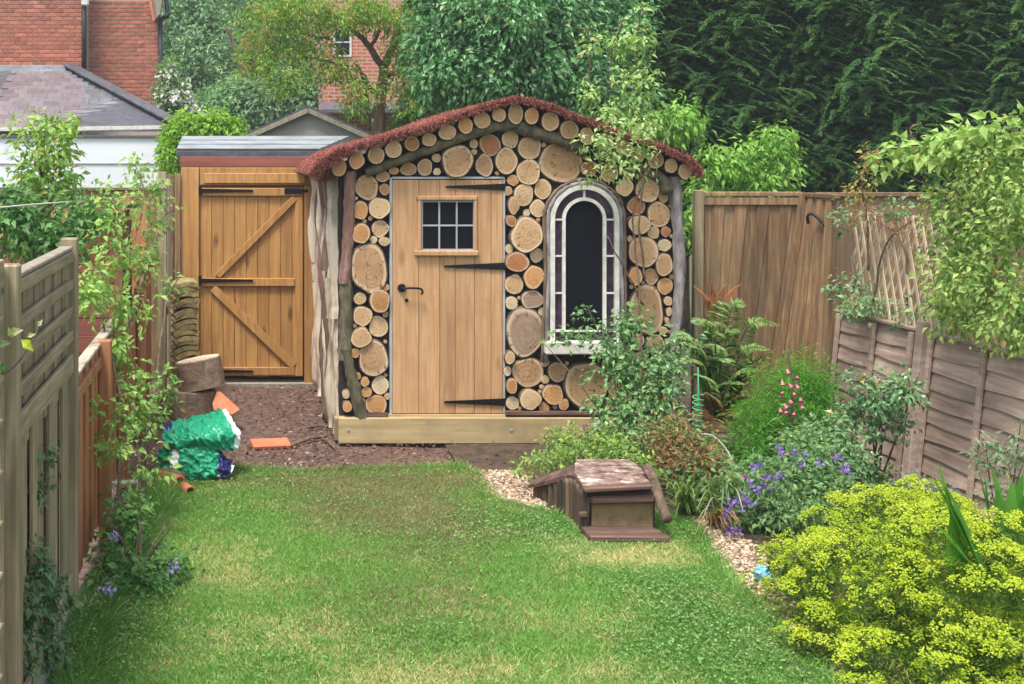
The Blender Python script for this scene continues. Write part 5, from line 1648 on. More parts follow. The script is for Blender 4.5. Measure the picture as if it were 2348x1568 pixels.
# bright leaved shrub behind the shed, right
e, lb = tree('bright_shrub', 'bright green drooping leaved shrub behind the right end of shed roof', GX(1600, 12.9), ([GX(1600, 12.9), P(1600, 450, 12.9), P(1560, 330, 12.8)], .045, .015), [([P(1600, 450, 12.9), P(1680, 370, 12.7), P(1780, 310, 12.6)], .022, .008), ([P(1570, 350, 12.8), P(1500, 300, 12.6), P(1450, 250, 12.5)], .02, .008)],
    [(1510, 290, 12.5, 75, 40, .25), (1570, 270, 12.5, 40, 35, .2), (1460, 270, 12.5, 45, 35, .2), (1640, 380, 12.5, 60, 50, .25), (1700, 370, 12.5, 60, 50, .25), (1770, 330, 12.5, 40, 55, .2), (1600, 430, 12.5, 40, 50, .2), (1740, 420, 12.5, 70, 30, .2), (1580, 520, 12.4, 22, 130, .15), (1800, 390, 12.5, 25, 30, .15)],
    170, 15, .105, .36, (.075, .185, .035), (.30, .46, .13), r=.13, shell=.5, droop=.9, up=.35, front=.6, cat='shrub')
# tall pale shoots in front of the conifers
e = empty('climbing_shoots', GX(1430, 12.4), 'tall upright pale green shoots above the shed roof against conifers', 'climber')
lb = LB()
for pts in ([(1360, 300), (1352, 230), (1350, 150), (1348, 60)], [(1420, 290), (1400, 200), (1405, 110), (1430, 40)], [(1450, 300), (1455, 200), (1460, 100), (1468, 10)], [(1480, 300), (1475, 220), (1485, 140), (1478, 60)]):
    q = spline([P(x, y, 12.4) for x, y in pts], 6, .01)
    mk('stem', tube([GX(1430, 12.4) + Vector((rnd.uniform(-.2, .2), 0, 0))] + q, .008, 5), M['bark_brown'], e, True)
clumps(lb, [(1355, 110, 12.4, 18, 70, .08), (1352, 220, 12.4, 20, 60, .08), (1425, 100, 12.4, 18, 60, .08), (1465, 80, 12.4, 22, 80, .1), (1430, 200, 12.4, 22, 60, .1), (1475, 190, 12.4, 20, 60, .1), (1400, 260, 12.4, 40, 20, .1)], 84, 9, .085, .45, (.10, .20, .05), (.42, .55, .25), r=.085, shell=.6, droop=.5, up=.4)
lb.build('foliage', M['leaf'], e)
# light shrub behind the pent roof
tree('light_shrub', 'light green shrub peeping between white outbuilding and store roof', GX(440, 16.5), ([GX(440, 16.5), P(440, 330, 16.5)], .03, .015), [], [(430, 300, 16.5, 50, 30, .3), (490, 292, 16.5, 45, 25, .3), (395, 350, 16.5, 20, 50, .25), (540, 305, 16.5, 30, 12, .2)], 150, 18, .10, .5, (.08, .19, .03), (.30, .44, .10), r=.14, full=False, cat='shrub')

# ================================================================== left side plants
e = empty('garden_shrub', GX(90, 8.6), 'upright light green shrub growing behind the left fence', 'shrub')
limb('stem', [GX(90, 8.6), P(95, 520, 8.6), P(100, 300, 8.6)], .03, .01, M['bark_brown'], e)
lb = LB()
clumps(lb, [(110, 330, 8.6, 70, 60, .2), (60, 300, 8.6, 35, 30, .15), (150, 285, 8.6, 30, 22, .12), (85, 400, 8.6, 60, 50, .2), (130, 420, 8.6, 50, 40, .2)], 90, 9, .085, .45, (.09, .19, .05), (.37, .47, .16), r=.10, shell=.6, droop=.4, up=.4)
clumps(lb, [(70, 520, 8.3, 110, 70, .25), (140, 560, 8.3, 60, 40, .2), (20, 480, 8.3, 60, 60, .2), (190, 490, 8.4, 50, 50, .2)], 130, 12, .085, .42, (.030, .09, .035), (.17, .30, .11), r=.12, shell=.5, droop=.5, up=.4)
lb.build('foliage', M['leaf'], e)
e = empty('climbing_rose', GX(270, 7.6), 'long leafy light green climber covering the orange left fence', 'climber')
for pts in ([(300, 1300, 6.6), (322, 1200, 6.9), (318, 1050, 7.3), (300, 900, 7.8), (290, 760, 8.2), (300, 600, 8.8), (330, 450, 9.6), (310, 380, 10)],
            [(285, 1290, 6.6), (270, 1130, 7.0), (285, 950, 7.4), (250, 800, 7.6), (230, 680, 7.8), (255, 560, 8.2), (290, 470, 8.8)],
            [(318, 1050, 7.3), (350, 930, 7.8), (380, 700, 8.4), (410, 640, 8.6)], [(290, 760, 8.2), (340, 600, 9.2), (375, 500, 10.2), (400, 480, 10.5)]):
    q = spline([P(*p) for p in pts], 6, .006)
    mk('stem', tube(q, [.011 - .007 * i / len(q) for i in range(len(q))], 6, .1), M['bark_brown'], e, True)
lb = LB()
clumps(lb, [(300, 470, 9.2, 55, 60, .15), (350, 430, 10, 45, 35, .15), (310, 390, 10, 30, 25, .12), (230, 470, 8.4, 45, 50, .15), (250, 560, 8.2, 60, 60, .18), (300, 600, 8.6, 50, 70, .18), (220, 650, 7.8, 45, 60, .18), (280, 700, 8.0, 55, 60, .18), (370, 500, 10.2, 30, 40, .1), (260, 790, 7.7, 50, 60, .15), (200, 700, 7.6, 30, 50, .12), (350, 560, 9.3, 30, 60, .12)], 150, 8, .072, .48, (.085, .185, .045), (.36, .48, .17), r=.085, shell=.6, droop=.4, up=.45, front=.5)
clumps(lb, [(300, 850, 7.6, 40, 50, .12), (320, 930, 7.4, 45, 55, .12), (270, 960, 7.2, 60, 40, .12), (350, 960, 7.5, 45, 50, .12), (395, 660, 8.5, 22, 25, .08), (240, 1010, 7.0, 60, 35, .12), (320, 1040, 7.1, 50, 35, .1), (380, 880, 7.7, 20, 50, .08), (200, 930, 6.9, 25, 60, .08), (345, 1080, 7.2, 50, 25, .08)], 75, 7, .064, .52, (.06, .15, .035), (.30, .42, .15), r=.075, shell=.6, droop=.4, up=.45, front=.5)
lb.build('foliage', M['leaf'], e)
e = empty('low_shrub', GX(300, 6.5), 'low dark leaved shrub with blue flowers at the foot of left fence', 'shrub')
lb = LB()
clumps(lb, [(290, 1200, 6.7, 55, 45, .1), (265, 1280, 6.4, 45, 50, .12), (330, 1310, 6.4, 60, 45, .16), (380, 1320, 6.4, 45, 38, .14), (290, 1340, 6.2, 80, 30, .16), (300, 1150, 6.9, 60, 30, .1), (400, 1290, 6.5, 35, 20, .1)], 105, 11, .056, .55, (.028, .09, .026), (.15, .27, .09), r=.075, shell=.45, droop=.3, up=.5, zmin=.01)
lb.build('foliage', M['leaf'], e)
twigs('stem', G(320, 1340), [P(rnd.uniform(210, 400), rnd.uniform(1150, 1330), rnd.uniform(6.3, 6.7)) for _ in range(16)], .008, M['bark_brown'], e)
lb = LB(); clumps(lb, [(245, 1345, 6.05, 22, 8, .04), (262, 1230, 6.5, 8, 8, .03), (395, 1300, 6.3, 8, 8, .03)], 9, 7, .025, .9, (.30, .22, .55), (.55, .48, .8), r=.02, shell=.5)
lb.build('flowers', M['petal'], e)
e = empty('creeper', GX(70, 5.2), 'dark ivy like creeper on the grey fence at bottom left', 'creeper')
lb = LB()
clumps(lb, [(60, 1310, 4.85, 70, 80, .05), (100, 1380, 5.0, 55, 70, .06), (30, 1420, 4.7, 60, 80, .06), (90, 1480, 5.0, 60, 60, .08), (75, 1060, 5.0, 35, 55, .03), (70, 1130, 5.0, 30, 50, .03), (20, 1530, 4.7, 50, 40, .08)], 105, 13, .048, .6, (.018, .055, .024), (.16, .25, .12), r=.06, shell=.5, droop=.4, up=.4)
lb.build('foliage', M['leaf_gloss'], e)
for pts in ([(60, 1560, 4.9), (45, 1400, 4.9), (62, 1250, 4.95), (80, 1120, 5.0)], [(120, 1540, 5.1), (110, 1400, 5.05), (60, 1260, 4.95), (30, 1130, 4.9)]):
    mk('stem', tube(spline([P(*p) for p in pts], 6, .005), .007, 5, .1), M['bark_red'], e, True)
e = empty('overhanging_twig', P(0, 840, 4.2), 'leafy twig with one large yellow green leaf over the left fence', 'twig')
mk('stem', tube(spline([P(-60, 880, 4.2), P(20, 850, 4.22), P(70, 790, 4.24), P(92, 740, 4.25)], 5), .003, 5), M['bark_green'], e, True)
lb = LB()
for x, y, ax, ay, L, cc in ((48, 778, 35, 30, .055, (.55, .68, .06)), (30, 775, -10, -25, .04, (.42, .55, .12)), (86, 748, 10, -14, .028, (.5, .56, .28)), (62, 772, 30, -12, .03, (.45, .5, .2)), (0, 800, -30, 15, .06, (.16, .34, .06)), (-10, 790, 40, -6, .05, (.40, .48, .22)), (10, 830, -10, 25, .05, (.07, .2, .03)), (20, 765, 25, -8, .05, (.5, .52, .3))):
    p = np.array(P(x, y, 4.2))[None]
    lb.add(p, nrm(np.array([[ax, -4., -ay]])), np.array([[.15, -1, .4]]), L, L * .62, np.array([cc]))
lb.build('leaf', M['leaf'], e, None)

# ================================================================== right side climbers
def climber(name, label, ells, ncl, per, L, Wr, c0, c1, base, stems, mat='leaf', **kw):
    e = empty(name, base, label, 'climber')
    for pts in stems:
        q = spline([P(*p) for p in pts], 5, .008)
        mk('stem', tube(q, [.009 - .005 * i / len(q) for i in range(len(q))], 5, .1), M['bark_brown'], e, True)
    lb = LB()
    clumps(lb, ells, ncl, per, L, Wr, c0, c1, **kw)
    lb.build('foliage', M[mat], e)
    return e
climber('honeysuckle', 'big light green honeysuckle spilling over the right fence', [(2250, 400, 7.6, 90, 90, .25), (2320, 350, 7.4, 50, 80, .2), (2200, 500, 7.8, 80, 80, .25), (2300, 520, 7.4, 70, 80, .25), (2230, 640, 7.6, 100, 80, .25), (2320, 680, 7.3, 60, 90, .2), (2190, 600, 7.9, 35, 90, .2), (2170, 700, 7.9, 40, 40, .15), (2140, 440, 8.0, 30, 30, .15), (2340, 450, 7.2, 40, 90, .2), (2200, 730, 7.8, 60, 40, .15), (2290, 760, 7.4, 70, 35, .15), (2350, 770, 7.2, 30, 50, .1)],
        400, 11, .060, .5, (.06, .14, .035), (.40, .48, .19), GX(2250, 7.6), [[(2390, 1200, 7.4), (2300, 650, 7.5), (2200, 450, 7.7), (2090, 340, 7.9)], [(2400, 1200, 7.3), (2270, 560, 7.5), (2080, 400, 7.9)], [(2345, 1200, 7.6), (2230, 600, 7.8), (2160, 450, 7.9)]], r=.10, shell=.5, droop=.35, up=.4, front=.5)
climber('honeysuckle', 'large leaved pale spray reaching left from the top of honeysuckle', [(2080, 350, 7.9, 70, 22, .08), (2150, 350, 7.8, 60, 30, .1), (2200, 320, 7.7, 40, 25, .1), (2280, 300, 7.5, 60, 20, .1), (2020, 375, 8.0, 35, 16, .06)], 46, 8, .10, .55, (.14, .24, .06), (.44, .54, .24), GX(2160, 7.9), [[(2250, 480, 7.6), (2180, 380, 7.8), (2090, 335, 7.9), (1990, 350, 8.0)], [(2240, 400, 7.6), (2260, 330, 7.5), (2340, 290, 7.4)], [(2105, 330, 7.9), (2085, 300, 7.9), (2110, 282, 7.9)]], r=.07, shell=.6, droop=.5, up=.4)
climber('rose_climber', 'rose sprays with rusty young leaves above the diamond trellis', [(1980, 400, 8.9, 28, 40, .08), (1985, 360, 8.9, 22, 18, .06), (1960, 440, 9.0, 30, 20, .06)], 26, 6, .052, .5, (.20, .10, .04), (.36, .36, .15), GX(1975, 9.0), [[(1990, 620, 9.0), (1985, 500, 8.95), (1975, 420, 8.9), (1990, 345, 8.9)]], r=.06, shell=.6)
climber('rose_climber', 'bluish green rose foliage along the trellis foot on the right', [(1950, 480, 9.2, 45, 25, .08), (1930, 500, 9.3, 25, 20, .06), (1950, 650, 9.1, 50, 40, .1), (1920, 670, 9.2, 25, 40, .08), (2010, 700, 8.9, 60, 22, .1), (2090, 715, 8.6, 60, 18, .1), (1965, 705, 9.0, 60, 18, .1), (2050, 480, 8.8, 50, 15, .08)], 75, 7, .055, .55, (.045, .11, .055), (.29, .40, .22), GX(1980, 9.1), [[(1990, 720, 9.0), (1960, 620, 9.1), (1945, 480, 9.2)]], r=.075, shell=.55)
climber('dry_climber', 'brown dried climber stems tangled along the top of trellis', [(2030, 500, 8.8, 95, 20, .06), (2090, 530, 8.6, 60, 35, .06), (1980, 500, 9.0, 50, 15, .05)], 70, 8, .05, .14, (.13, .07, .045), (.42, .27, .18), GX(2040, 8.8), [[(2000, 700, 9), (2030, 560, 8.9), (2100, 500, 8.6)], [(2080, 700, 8.6), (2070, 560, 8.7), (2000, 500, 9.0)]], r=.08, shell=.6, up=.2)
climber('vine', 'pale leaved vine trailing over the right half of shed roof front', [(1360, 330, 9.38, 35, 30, .06), (1400, 300, 9.38, 40, 25, .06), (1420, 345, 9.38, 45, 35, .07), (1460, 330, 9.4, 40, 45, .08), (1430, 390, 9.38, 45, 30, .06), (1480, 380, 9.4, 35, 30, .06), (1350, 395, 9.4, 20, 20, .04), (1400, 270, 9.6, 30, 15, .08), (1470, 285, 9.6, 40, 18, .1)],
        56, 7, .068, .42, (.12, .21, .06), (.46, .56, .30), GX(1462, 9.42), [[(1475, 1010, 9.4), (1470, 800, 9.42), (1462, 640, 9.45), (1452, 500, 9.45), (1470, 400, 9.4), (1440, 330, 9.4), (1380, 290, 9.4)], [(1478, 640, 9.45), (1466, 520, 9.43), (1475, 420, 9.4), (1520, 330, 9.5), (1540, 280, 9.7)], [(1475, 700, 9.45), (1430, 610, 9.42), (1390, 540, 9.42)], [(1470, 400, 9.4), (1400, 385, 9.4), (1345, 400, 9.4)]], r=.075, shell=.6, droop=.5, up=.4)

# ================================================================== border plants
def herb(name, label, base, cat='plant'):
    return empty(name, base, label, cat)
# rose bush below the arched window
e = herb('rose_bush', 'loose bluish green rose bush in front of the arched window', GX(1440, 8.9), 'rose bush')
lb = LB()
clumps(lb, [(1390, 780, 8.95, 80, 45, .16), (1450, 740, 8.95, 40, 40, .12), (1320, 780, 9.1, 60, 28, .1), (1440, 850, 8.85, 85, 60, .2), (1510, 840, 8.9, 60, 50, .18), (1400, 930, 8.75, 60, 60, .2), (1500, 920, 8.75, 80, 60, .2), (1430, 1000, 8.6, 80, 50, .2), (1530, 1000, 8.6, 60, 50, .18), (1560, 780, 9.0, 40, 30, .1), (1345, 720, 9.1, 14, 22, .05)],
       215, 10, .060, .58, (.028, .08, .030), (.20, .33, .14), r=.085, shell=.55, droop=.3, up=.5)
lb.build('foliage', M['leaf_gloss'], e)
twigs('stem', G(1450, 1075), [P(*p) for p in ((1250, 790, 9.1), (1345, 700, 9.1), (1390, 760, 9), (1450, 710, 9), (1510, 800, 8.9), (1560, 770, 9), (1360, 900, 8.8), (1330, 880, 8.9), (1540, 900, 8.8), (1400, 830, 8.9), (1480, 860, 8.8))], .009, M['bark_green'], e)
# fern
e = herb('fern', 'large arching green fern against the brown corner fence', GX(1635, 9.3), 'fern')
def frond(lb, a, tip, up, L, wmax, c0, c1, n=30):
    a, tip = Vector(a), Vector(tip)
    mid = a.lerp(tip, .5) + Vector((0, 0, up))
    q = spline([a, mid, tip], 12)
    pts = np.array([tuple(v) for v in q]); k = len(pts)
    tan = nrm(np.gradient(pts, axis=0))
    sd_ = nrm(np.cross(tan, np.array([0, -.5, 1.])))
    for s_ in (-1, 1):
        i = np.repeat(np.arange(3, k), 2)
        fr = i / (k - 1)
        w = wmax * np.minimum(1, (1.02 - fr) * 1.9) * np.minimum(1, fr * 3 + .2)
        pos = pts[i] + tan[i] * (np.tile([0, .5], k - 3) * (L / k))[:, None]
        dd = nrm(sd_[i] * s_ + tan[i] * .45 + rvec(len(i)) * .08 + np.array([0, 0, -.12]))
        lb.add(pos, dd, nrm(np.array([0, -.5, 1.]) + rvec(len(i)) * .2), w, np.maximum(w * .26, .012), pal(c0, c1, rng.random(len(i))), False, .1, .12)
    return tube(q, [.004] * len(q), 4)
lb = LB(); st_ = []
root = Vector((GX(1640, 9.25).x, 9.25, .25))
for tip, up in (((1782, 744, 9.0), .30), ((1705, 700, 9.05), .34), ((1620, 735, 9.0), .25), ((1540, 772, 8.95), .25), ((1560, 830, 8.8), .2), ((1760, 800, 8.95), .22), ((1690, 760, 9.0), .25), ((1640, 790, 8.85), .2), ((1590, 740, 9.0), .28), ((1740, 850, 8.85), .15), ((1660, 700, 9.2), .3), ((1700, 880, 8.8), .12), ((1600, 860, 8.7), .12), ((1575, 790, 8.9), .2), ((1665, 830, 8.8), .2)):
    st_.append(frond(lb, root, P(*tip), up, .7, .105, (.055, .125, .035), (.32, .44, .16)))
for tip, up in (((1770, 830, 8.9), .1), ((1730, 900, 8.8), .05), ((1620, 900, 8.7), .05), ((1690, 940, 8.7), .0), ((1640, 960, 8.7), .0), ((1780, 800, 9.0), .1)):
    st_.append(frond(lb, root, P(*tip), up, .7, .09, (.10, .065, .025), (.28, .19, .07)))
mk('frond_stem', join(*st_), M['bark_green'], e, True)
lb.build('frond', M['leaf'], e)
lb = LB(); st_ = []
for tip in ((1590, 655, 9.35), (1630, 648, 9.35), (1665, 652, 9.35), (1700, 650, 9.3), (1615, 675, 9.3)):
    st_.append(frond(lb, P(1640, 740, 9.35), P(*tip), .05, .3, .03, (.28, .10, .04), (.52, .25, .10)))
mk('young_frond_stem', join(*st_), M['bark_red'], e, True)
lb.build('young_frond', M['leaf'], e)
# feathery green mound
e = herb('feathery_plant', 'soft bright green feathery mound between fern and foxglove', GX(1790, 8.5))
lb = LB()
clumps(lb, [(1790, 930, 8.5, 95, 100, .3), (1840, 870, 8.6, 60, 60, .25), (1740, 1000, 8.4, 60, 80, .25), (1860, 960, 8.5, 50, 90, .25), (1800, 1030, 8.4, 90, 50, .28)], 420, 26, .048, .20, (.030, .115, .020), (.17, .36, .07), r=.10, shell=.3, droop=.2, up=.5, full=False, front=.5, zmin=.02)
lb.build('foliage', M['leaf'], e)
# foxglove
g = GX(1815, 8.1)
e = herb('foxglove', 'single foxglove spike with pink bells by the feathery mound', g)
mk('stem', tube(spline([g, P(1818, 1000, 8.1), P(1815, 880, 8.1), P(1805, 800, 8.1)], 5), .006, 6), M['bark_green'], e, True)
def bell_mesh():
    V, Fc = [], []
    n = 9
    for z, r_ in ((0, .003), (-.010, .008), (-.023, .0105), (-.031, .0145)):
        for k in range(n):
            a = 6.283 * k / n
            V.append((math.cos(a) * r_, math.sin(a) * r_, z))
    for i in range(3):
        for k in range(n):
            Fc.append((i * n + k, i * n + (k + 1) % n, (i + 1) * n + (k + 1) % n, (i + 1) * n + k))
    me = bpy.data.meshes.new('bell'); me.from_pydata(V, [], Fc); me.update()
    me.polygons.foreach_set('use_smooth', [True] * len(Fc))
    me.materials.append(speck('foxglove_pink', (.48, .09, .15), (.68, .24, .30), 30, .5, bs=0)); return me
bl = bell_mesh()
for x, y in ((1803, 922), (1796, 935), (1828, 930), (1812, 912), (1818, 942), (1806, 940), (1826, 915), (1801, 902), (1816, 895), (1808, 880), (1820, 876), (1800, 868), (1824, 858), (1806, 850)):
    link('bell', bl, P(x + (x - 1813) * .55 + rnd.uniform(-3, 3), y + rnd.uniform(-5, 5), 8.07), (rnd.uniform(-.9, -.4), rnd.uniform(-.7, .7), 0), e)
lb = LB(); clumps(lb, [(1815, 1010, 8.1, 40, 40, .1), (1815, 960, 8.1, 20, 30, .05)], 16, 8, .09, .4, (.05, .13, .04), (.22, .33, .13), r=.06); lb.build('foliage', M['leaf'], e)
# standard rose at the fence
e = herb('rose_bush', 'small rose shrub on bare stems before the lapped right fence', GX(2020, 7.9), 'rose bush')
lb = LB()
clumps(lb, [(1990, 900, 7.9, 60, 40, .14), (2060, 900, 7.8, 50, 40, .12), (1950, 950, 8.0, 40, 50, .12), (2010, 970, 7.9, 60, 40, .12), (1900, 1000, 7.9, 50, 60, .15), (1960, 1050, 7.8, 60, 40, .15)], 105, 12, .055, .58, (.028, .085, .035), (.22, .34, .17), r=.075, shell=.55)
lb.build('foliage', M['leaf_gloss'], e)
twigs('stem', G(2010, 1125), [P(*p) for p in ((1990, 880, 7.9), (2060, 880, 7.8), (2105, 862, 7.8), (1950, 940, 8), (2020, 950, 7.9), (1900, 990, 7.9), (2030, 1000, 7.9))], .008, M['bark_brown'], e)
# purple flowered perennial
e = herb('bellflower', 'leafy clump with purple bellflowers beside the gravel strip', GX(1760, 7.4))
lb = LB()
clumps(lb, [(1740, 1120, 7.4, 90, 70, .25), (1840, 1080, 7.5, 90, 70, .25), (1900, 1130, 7.4, 70, 60, .2), (1800, 1170, 7.2, 90, 45, .2), (1700, 1170, 7.3, 60, 40, .16), (1850, 1030, 7.7, 60, 40, .2)], 330, 11, .052, .42, (.032, .09, .030), (.24, .36, .17), r=.085, shell=.5, up=.5, zmin=.02)
lb.build('foliage', M['leaf'], e)
fm = []
lb = LB()
spots = [(1672, 1175), (1668, 1160), (1680, 1145), (1690, 1150), (1700, 1140), (1712, 1152), (1725, 1150), (1735, 1130), (1722, 1120), (1745, 1112), (1715, 1098), (1728, 1072), (1740, 1068), (1755, 1095), (1775, 1100), (1790, 1090), (1785, 1030), (1788, 1042), (1815, 1035), (1840, 1045), (1880, 1060), (1920, 1050), (1945, 1085), (1765, 1125), (1700, 1165), (1665, 1188), (1690, 1218), (1672, 1216), (1830, 1065), (1935, 1070)]
for x, y in spots:
    c = np.array(P(x, y, 7.12 + rnd.uniform(-.05, .1)))
    m_ = 9
    u = rvec(m_)
    lb.add(c + u * .008, nrm(u + np.array([0, -.5, .3])), rvec(m_), .026, .018, pal((.24, .13, .48), (.50, .38, .74), rng.random(m_)))
c = np.array(P(1712, 1090, 7.15)); u = rvec(8); lb.add(c + u * .006, u, rvec(8), .02, .016, pal((.6, .08, .25), (.75, .2, .4), rng.random(8)))
lb.build('flowers', M['petal'], e)
# strap leaved clumps
def strap(name, label, base, tips, w, c0, c1, arch=.35, mat='leaf', seg=6):
    e = herb(name, label, base)
    V, T, C = [], [], []
    for tp in tips:
        a = Vector(base) + Vector((rnd.uniform(-.05, .05), rnd.uniform(-.04, .04), 0)); b_ = Vector(tp)
        mid = a.lerp(b_, .55) + Vector((0, 0, arch * (b_ - a).length * .5))
        q = spline([a, mid, b_], seg)
        col = np.array(c0) + (np.array(c1) - np.array(c0)) * rnd.random()
        ax = (b_ - a); sd_ = Vector((ax.y, -ax.x, 0))
        if sd_.length < .05: sd_ = Vector((1, 0, 0))
        sd_ = (sd_.normalized() + Vector((1, 0, 0)) * .6).normalized()
        k = len(q); n0 = len(V)
        for i, p in enumerate(q):
            t = i / (k - 1)
            ww = w * (1 - t ** 2.2) * rnd.uniform(.95, 1.05) * .5 + .0006
            V += [p - sd_ * ww, p + Vector((0, .35 * ww, -.35 * ww)), p + sd_ * ww]
            C += [col] * 3
        for i in range(k - 1):
            o_ = n0 + i * 3
            T += [(o_, o_ + 1, o_ + 4, o_ + 3), (o_ + 1, o_ + 2, o_ + 5, o_ + 4)]
    raw_mesh('leaves', np.array([tuple(v) for v in V]), T, np.array(C), M[mat], e, 'stuff', None, True)
    return e
strap('daylily', 'arching grassy leaved clump beside the log shelter', G(1575, 1180), [P(rnd.uniform(1490, 1650), rnd.uniform(1085, 1190), rnd.uniform(7.2, 7.9)) for _ in range(85)], .012, (.05, .13, .03), (.27, .38, .12))
strap('daylily', 'striped pale strap leaves in front of the purple bellflowers', G(1655, 1185), [P(rnd.uniform(1590, 1740), rnd.uniform(1090, 1210), rnd.uniform(6.9, 7.6)) for _ in range(48)], .014, (.10, .19, .07), (.42, .5, .28))
strap('dead_leaf_clump', 'withered tan strap leaves at the gravel edge', G(1630, 1205), [P(rnd.uniform(1590, 1700), rnd.uniform(1185, 1225), rnd.uniform(6.9, 7.3)) for _ in range(24)], .010, (.16, .085, .04), (.42, .27, .13))
# brown dried clump by the stake
e = herb('dried_plant', 'brown dried stems behind the log shelter', GX(1560, 8.2))
lb = LB(); clumps(lb, [(1550, 1010, 8.2, 75, 50, .2), (1600, 1060, 8.0, 60, 40, .2), (1520, 1060, 8.1, 40, 30, .15)], 150, 14, .06, .22, (.075, .05, .025), (.33, .22, .12), r=.09, shell=.6, up=.2, zmin=.02); 
clumps(lb, [(1560, 1030, 8.15, 70, 50, .2), (1620, 1090, 7.9, 50, 30, .15)], 60, 9, .05, .45, (.05, .11, .03), (.2, .3, .11), r=.08, zmin=.02)
lb.build('foliage', M['leaf'], e)
# variegated low plant left of the shelter
e = herb('variegated_plant', 'low yellow green variegated plant behind the log shelter', GX(1340, 8.3))
lb = LB()
clumps(lb, [(1240, 1060, 8.3, 55, 30, .15), (1320, 1040, 8.4, 60, 30, .16), (1420, 1045, 8.2, 65, 40, .18), (1460, 1070, 8.0, 45, 30, .15), (1200, 1075, 8.2, 22, 22, .1), (1390, 1010, 8.5, 50, 25, .12), (1295, 1010, 8.7, 70, 20, .12)], 165, 11, .045, .5, (.055, .125, .03), (.32, .42, .14), r=.07, shell=.5, up=.5, zmin=.02)
lb.build('foliage', M['leaf'], e)
e = herb('pinks', 'low pink flowers at the foot of the shed base', GX(1335, 9.1))
lb = LB(); clumps(lb, [(1320, 1010, 9.1, 50, 14, .08)], 26, 9, .06, .16, (.06, .13, .05), (.2, .3, .14), r=.06, zmin=.02); lb.build('foliage', M['leaf'], e)
lb = LB()
for x, y in ((1297, 1000), (1300, 1003), (1322, 1004), (1345, 996), (1350, 998), (1335, 985), (1368, 992), (1330, 1008), (1375, 978), (1340, 978)):
    c = np.array(P(x, y, 9.0)); u = rvec(8); lb.add(c + u * .006, nrm(u + np.array([0, -.4, .4])), rvec(8), .022, .018, pal((.5, .10, .28), (.75, .35, .5), rng.random(8)))
lb.build('flowers', M['petal'], e)
# yellow flowering mound in the right foreground
def spurge():
    e = herb('spurge', 'big mound of lime yellow flower heads in the right foreground', G(2150, 1560), 'flowering shrub')
    mound = [(2080, 1390, 5.55, 260, 210, .42), (2250, 1420, 5.3, 230, 220, .45), (1885, 1380, 5.9, 150, 175, .3), (2050, 1260, 6.1, 160, 120, .35), (2230, 1340, 5.7, 170, 120, .35), (1985, 1190, 6.4, 70, 55, .2), (2130, 1180, 6.3, 70, 50, .2), (1890, 1500, 5.4, 60, 40, .2), (2320, 1560, 4.95, 160, 90, .3), (2120, 1560, 5.05, 200, 110, .35)]
    lb = LB(); hb_ = LB()
    # leafy body
    clumps(lb, [(x, y + 15, d + .05, rx * .93, ry * .93, rd * .9) for x, y, d, rx, ry, rd in mound], 900, 26, .036, .22, (.07, .14, .025), (.26, .36, .07), r=.085, shell=.28, up=.6, full=False, front=.55, zmin=.03)
    # flower heads sit on the outside in lumpy bunches and face up and out
    nb_ = 150
    Bc, bu = ell_points(mound, nb_ * 3, .05, .6)
    keep = (bu[:, 2] > -.3) & (Bc[:, 2] > .05)
    Bc, bu = Bc[keep][:nb_], bu[keep][:nb_]
    nb_ = len(Bc)
    hp = 9
    bi = np.repeat(np.arange(nb_), hp); nh = nb_ * hp
    hv = rvec(nh); hv[:, 2] = np.abs(hv[:, 2]); hv[:, 1] -= .25
    hv = nrm(hv + bu[bi] * .3)
    br = rng.uniform(.06, .115, nb_)[bi]
    C = Bc[bi] + hv * br[:, None] * np.array([1.15, 1.0, .75]); C[:, 2] = np.maximum(C[:, 2], .04)
    up = nrm(hv * .6 + np.array([0, -.1, .9]) + rvec(nh) * .15)
    btone = rng.random(nb_)[bi]
    per = 40
    ci = np.repeat(np.arange(nh), per); m_ = nh * per
    rad = rng.uniform(.022, .042, nh)
    a = rng.uniform(0, 6.283, m_); rr = np.sqrt(rng.random(m_))
    t1 = nrm(np.cross(up, np.array([.3, .9, .1]))); t2 = np.cross(up, t1)
    cl = np.round(a / 1.2566) * 1.2566          # five little rays to a head
    a = cl + (a - cl) * .75
    pos = C[ci] + (t1[ci] * np.cos(a)[:, None] + t2[ci] * np.sin(a)[:, None]) * (rr * rad[ci])[:, None] + up[ci] * (.018 * (1 - rr ** 2) + rng.uniform(-.006, .008, m_))[:, None]
    nn = nrm(up[ci] + rvec(m_) * .55); dd = nrm(np.cross(nn, rvec(m_)))
    tone = btone[ci] * .3 + rng.random(nh)[ci] * .2 + rng.random(m_) * .5
    hb_.add(pos, dd, nn, rng.uniform(.007, .013, m_), rng.uniform(.007, .012, m_), pal((.30, .43, .06), (.64, .71, .15), tone, .12), False, .2, .1)
    # stalk under every head with narrow leaves
    k = 12; ci = np.repeat(np.arange(nh), k); m_ = nh * k
    t = rng.random(m_)
    pos = C[ci] - up[ci] * (t * .13)[:, None]
    lb.add(pos, nrm(rvec(m_) + up[ci] * .3), nrm(up[ci] + rvec(m_) * .4), rng.uniform(.025, .04, m_), .008, pal((.05, .11, .025), (.20, .29, .08), rng.random(m_)), False)
    lb.build('foliage', M['leaf'], e)
    hb_.build('flower_heads', M['petal'], e)
spurge()
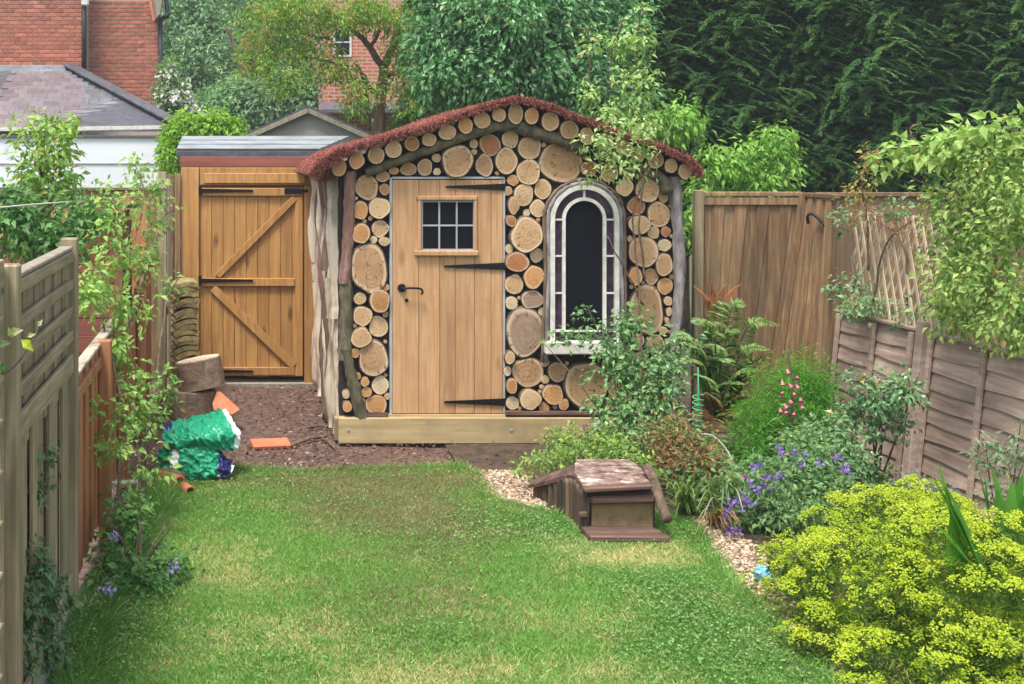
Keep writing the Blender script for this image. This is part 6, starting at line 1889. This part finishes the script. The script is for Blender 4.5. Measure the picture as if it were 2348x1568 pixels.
# sword leaves
base = P(2225, 1310, 5.12)
strap('iris', 'upright green sword leaves rising from the yellow mound', base, [P(2132, 1085, 5.1), P(2150, 1058, 5.12), P(2166, 1110, 5.12), P(2138, 1195, 5.05), P(2190, 1150, 5.15)], .085, (.06, .22, .02), (.16, .40, .05), .06)
strap('iris', 'broad sword leaves at the right edge behind the yellow mound', P(2310, 1330, 5.6), [P(2240, 1062, 5.6), P(2256, 1085, 5.6), P(2285, 1120, 5.6), P(2320, 1100, 5.6), P(2345, 1085, 5.6), P(2350, 1130, 5.55), P(2300, 1165, 5.5), P(2335, 1180, 5.5), P(2380, 1060, 5.6), P(2275, 1070, 5.65)], .085, (.05, .19, .02), (.14, .36, .05), .06)
e = herb('lavender', 'small grey blue lavender tuft at the foot of the lapped fence', GX(2110, 7.6))
lb = LB(); clumps(lb, [(2100, 1120, 7.6, 30, 30, .1), (2150, 1140, 7.4, 35, 25, .1)], 45, 12, .05, .18, (.12, .16, .15), (.34, .36, .38), r=.06, zmin=.02, up=.2); lb.build('foliage', M['leaf'], e)
e = herb('spindly_plant', 'thin spindly plant leaning on the lapped fence at far right', GX(2310, 6.9))
lb = LB(); clumps(lb, [(2270, 1040, 6.9, 40, 40, .1), (2330, 1010, 6.8, 30, 50, .1), (2290, 1120, 6.8, 50, 30, .1)], 40, 8, .06, .25, (.05, .11, .06), (.25, .35, .2), r=.07); lb.build('foliage', M['leaf'], e)
twigs('stem', GX(2310, 6.9), [P(*p) for p in ((2260, 1020, 6.9), (2340, 960, 6.8), (2280, 1080, 6.85), (2345, 1060, 6.8))], .006, M['bark_green'], e)
# dark green low leaves that close the border soil
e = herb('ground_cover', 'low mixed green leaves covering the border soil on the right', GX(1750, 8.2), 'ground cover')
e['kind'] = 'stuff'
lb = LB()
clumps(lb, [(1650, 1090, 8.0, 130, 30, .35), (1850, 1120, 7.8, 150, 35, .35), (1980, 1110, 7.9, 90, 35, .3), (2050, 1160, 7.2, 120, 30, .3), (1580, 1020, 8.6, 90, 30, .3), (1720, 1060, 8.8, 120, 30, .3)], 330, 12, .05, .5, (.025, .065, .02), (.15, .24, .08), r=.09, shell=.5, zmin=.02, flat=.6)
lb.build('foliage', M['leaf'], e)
# ================================================================== damp air
hz = mk('haze', cbox((0, 40, 6), (140, 110, 14.2), .01), None)
hz.data.materials.clear()
hm = bpy.data.materials.new('haze'); hm.use_nodes = True
hn = hm.node_tree; hn.nodes.remove(hn.nodes['Principled BSDF'])
pv = hn.nodes.new('ShaderNodeVolumePrincipled'); pv.inputs['Color'].default_value = (.86, .93, 1, 1); pv.inputs['Density'].default_value = .002; pv.inputs['Anisotropy'].default_value = .2
hn.links.new(pv.outputs[0], hn.nodes['Material Output'].inputs['Volume'])
hz.data.materials.append(hm)
tag(hz, 'thin damp haze in the air over the gardens', 'haze', None, 'stuff')
#@@END
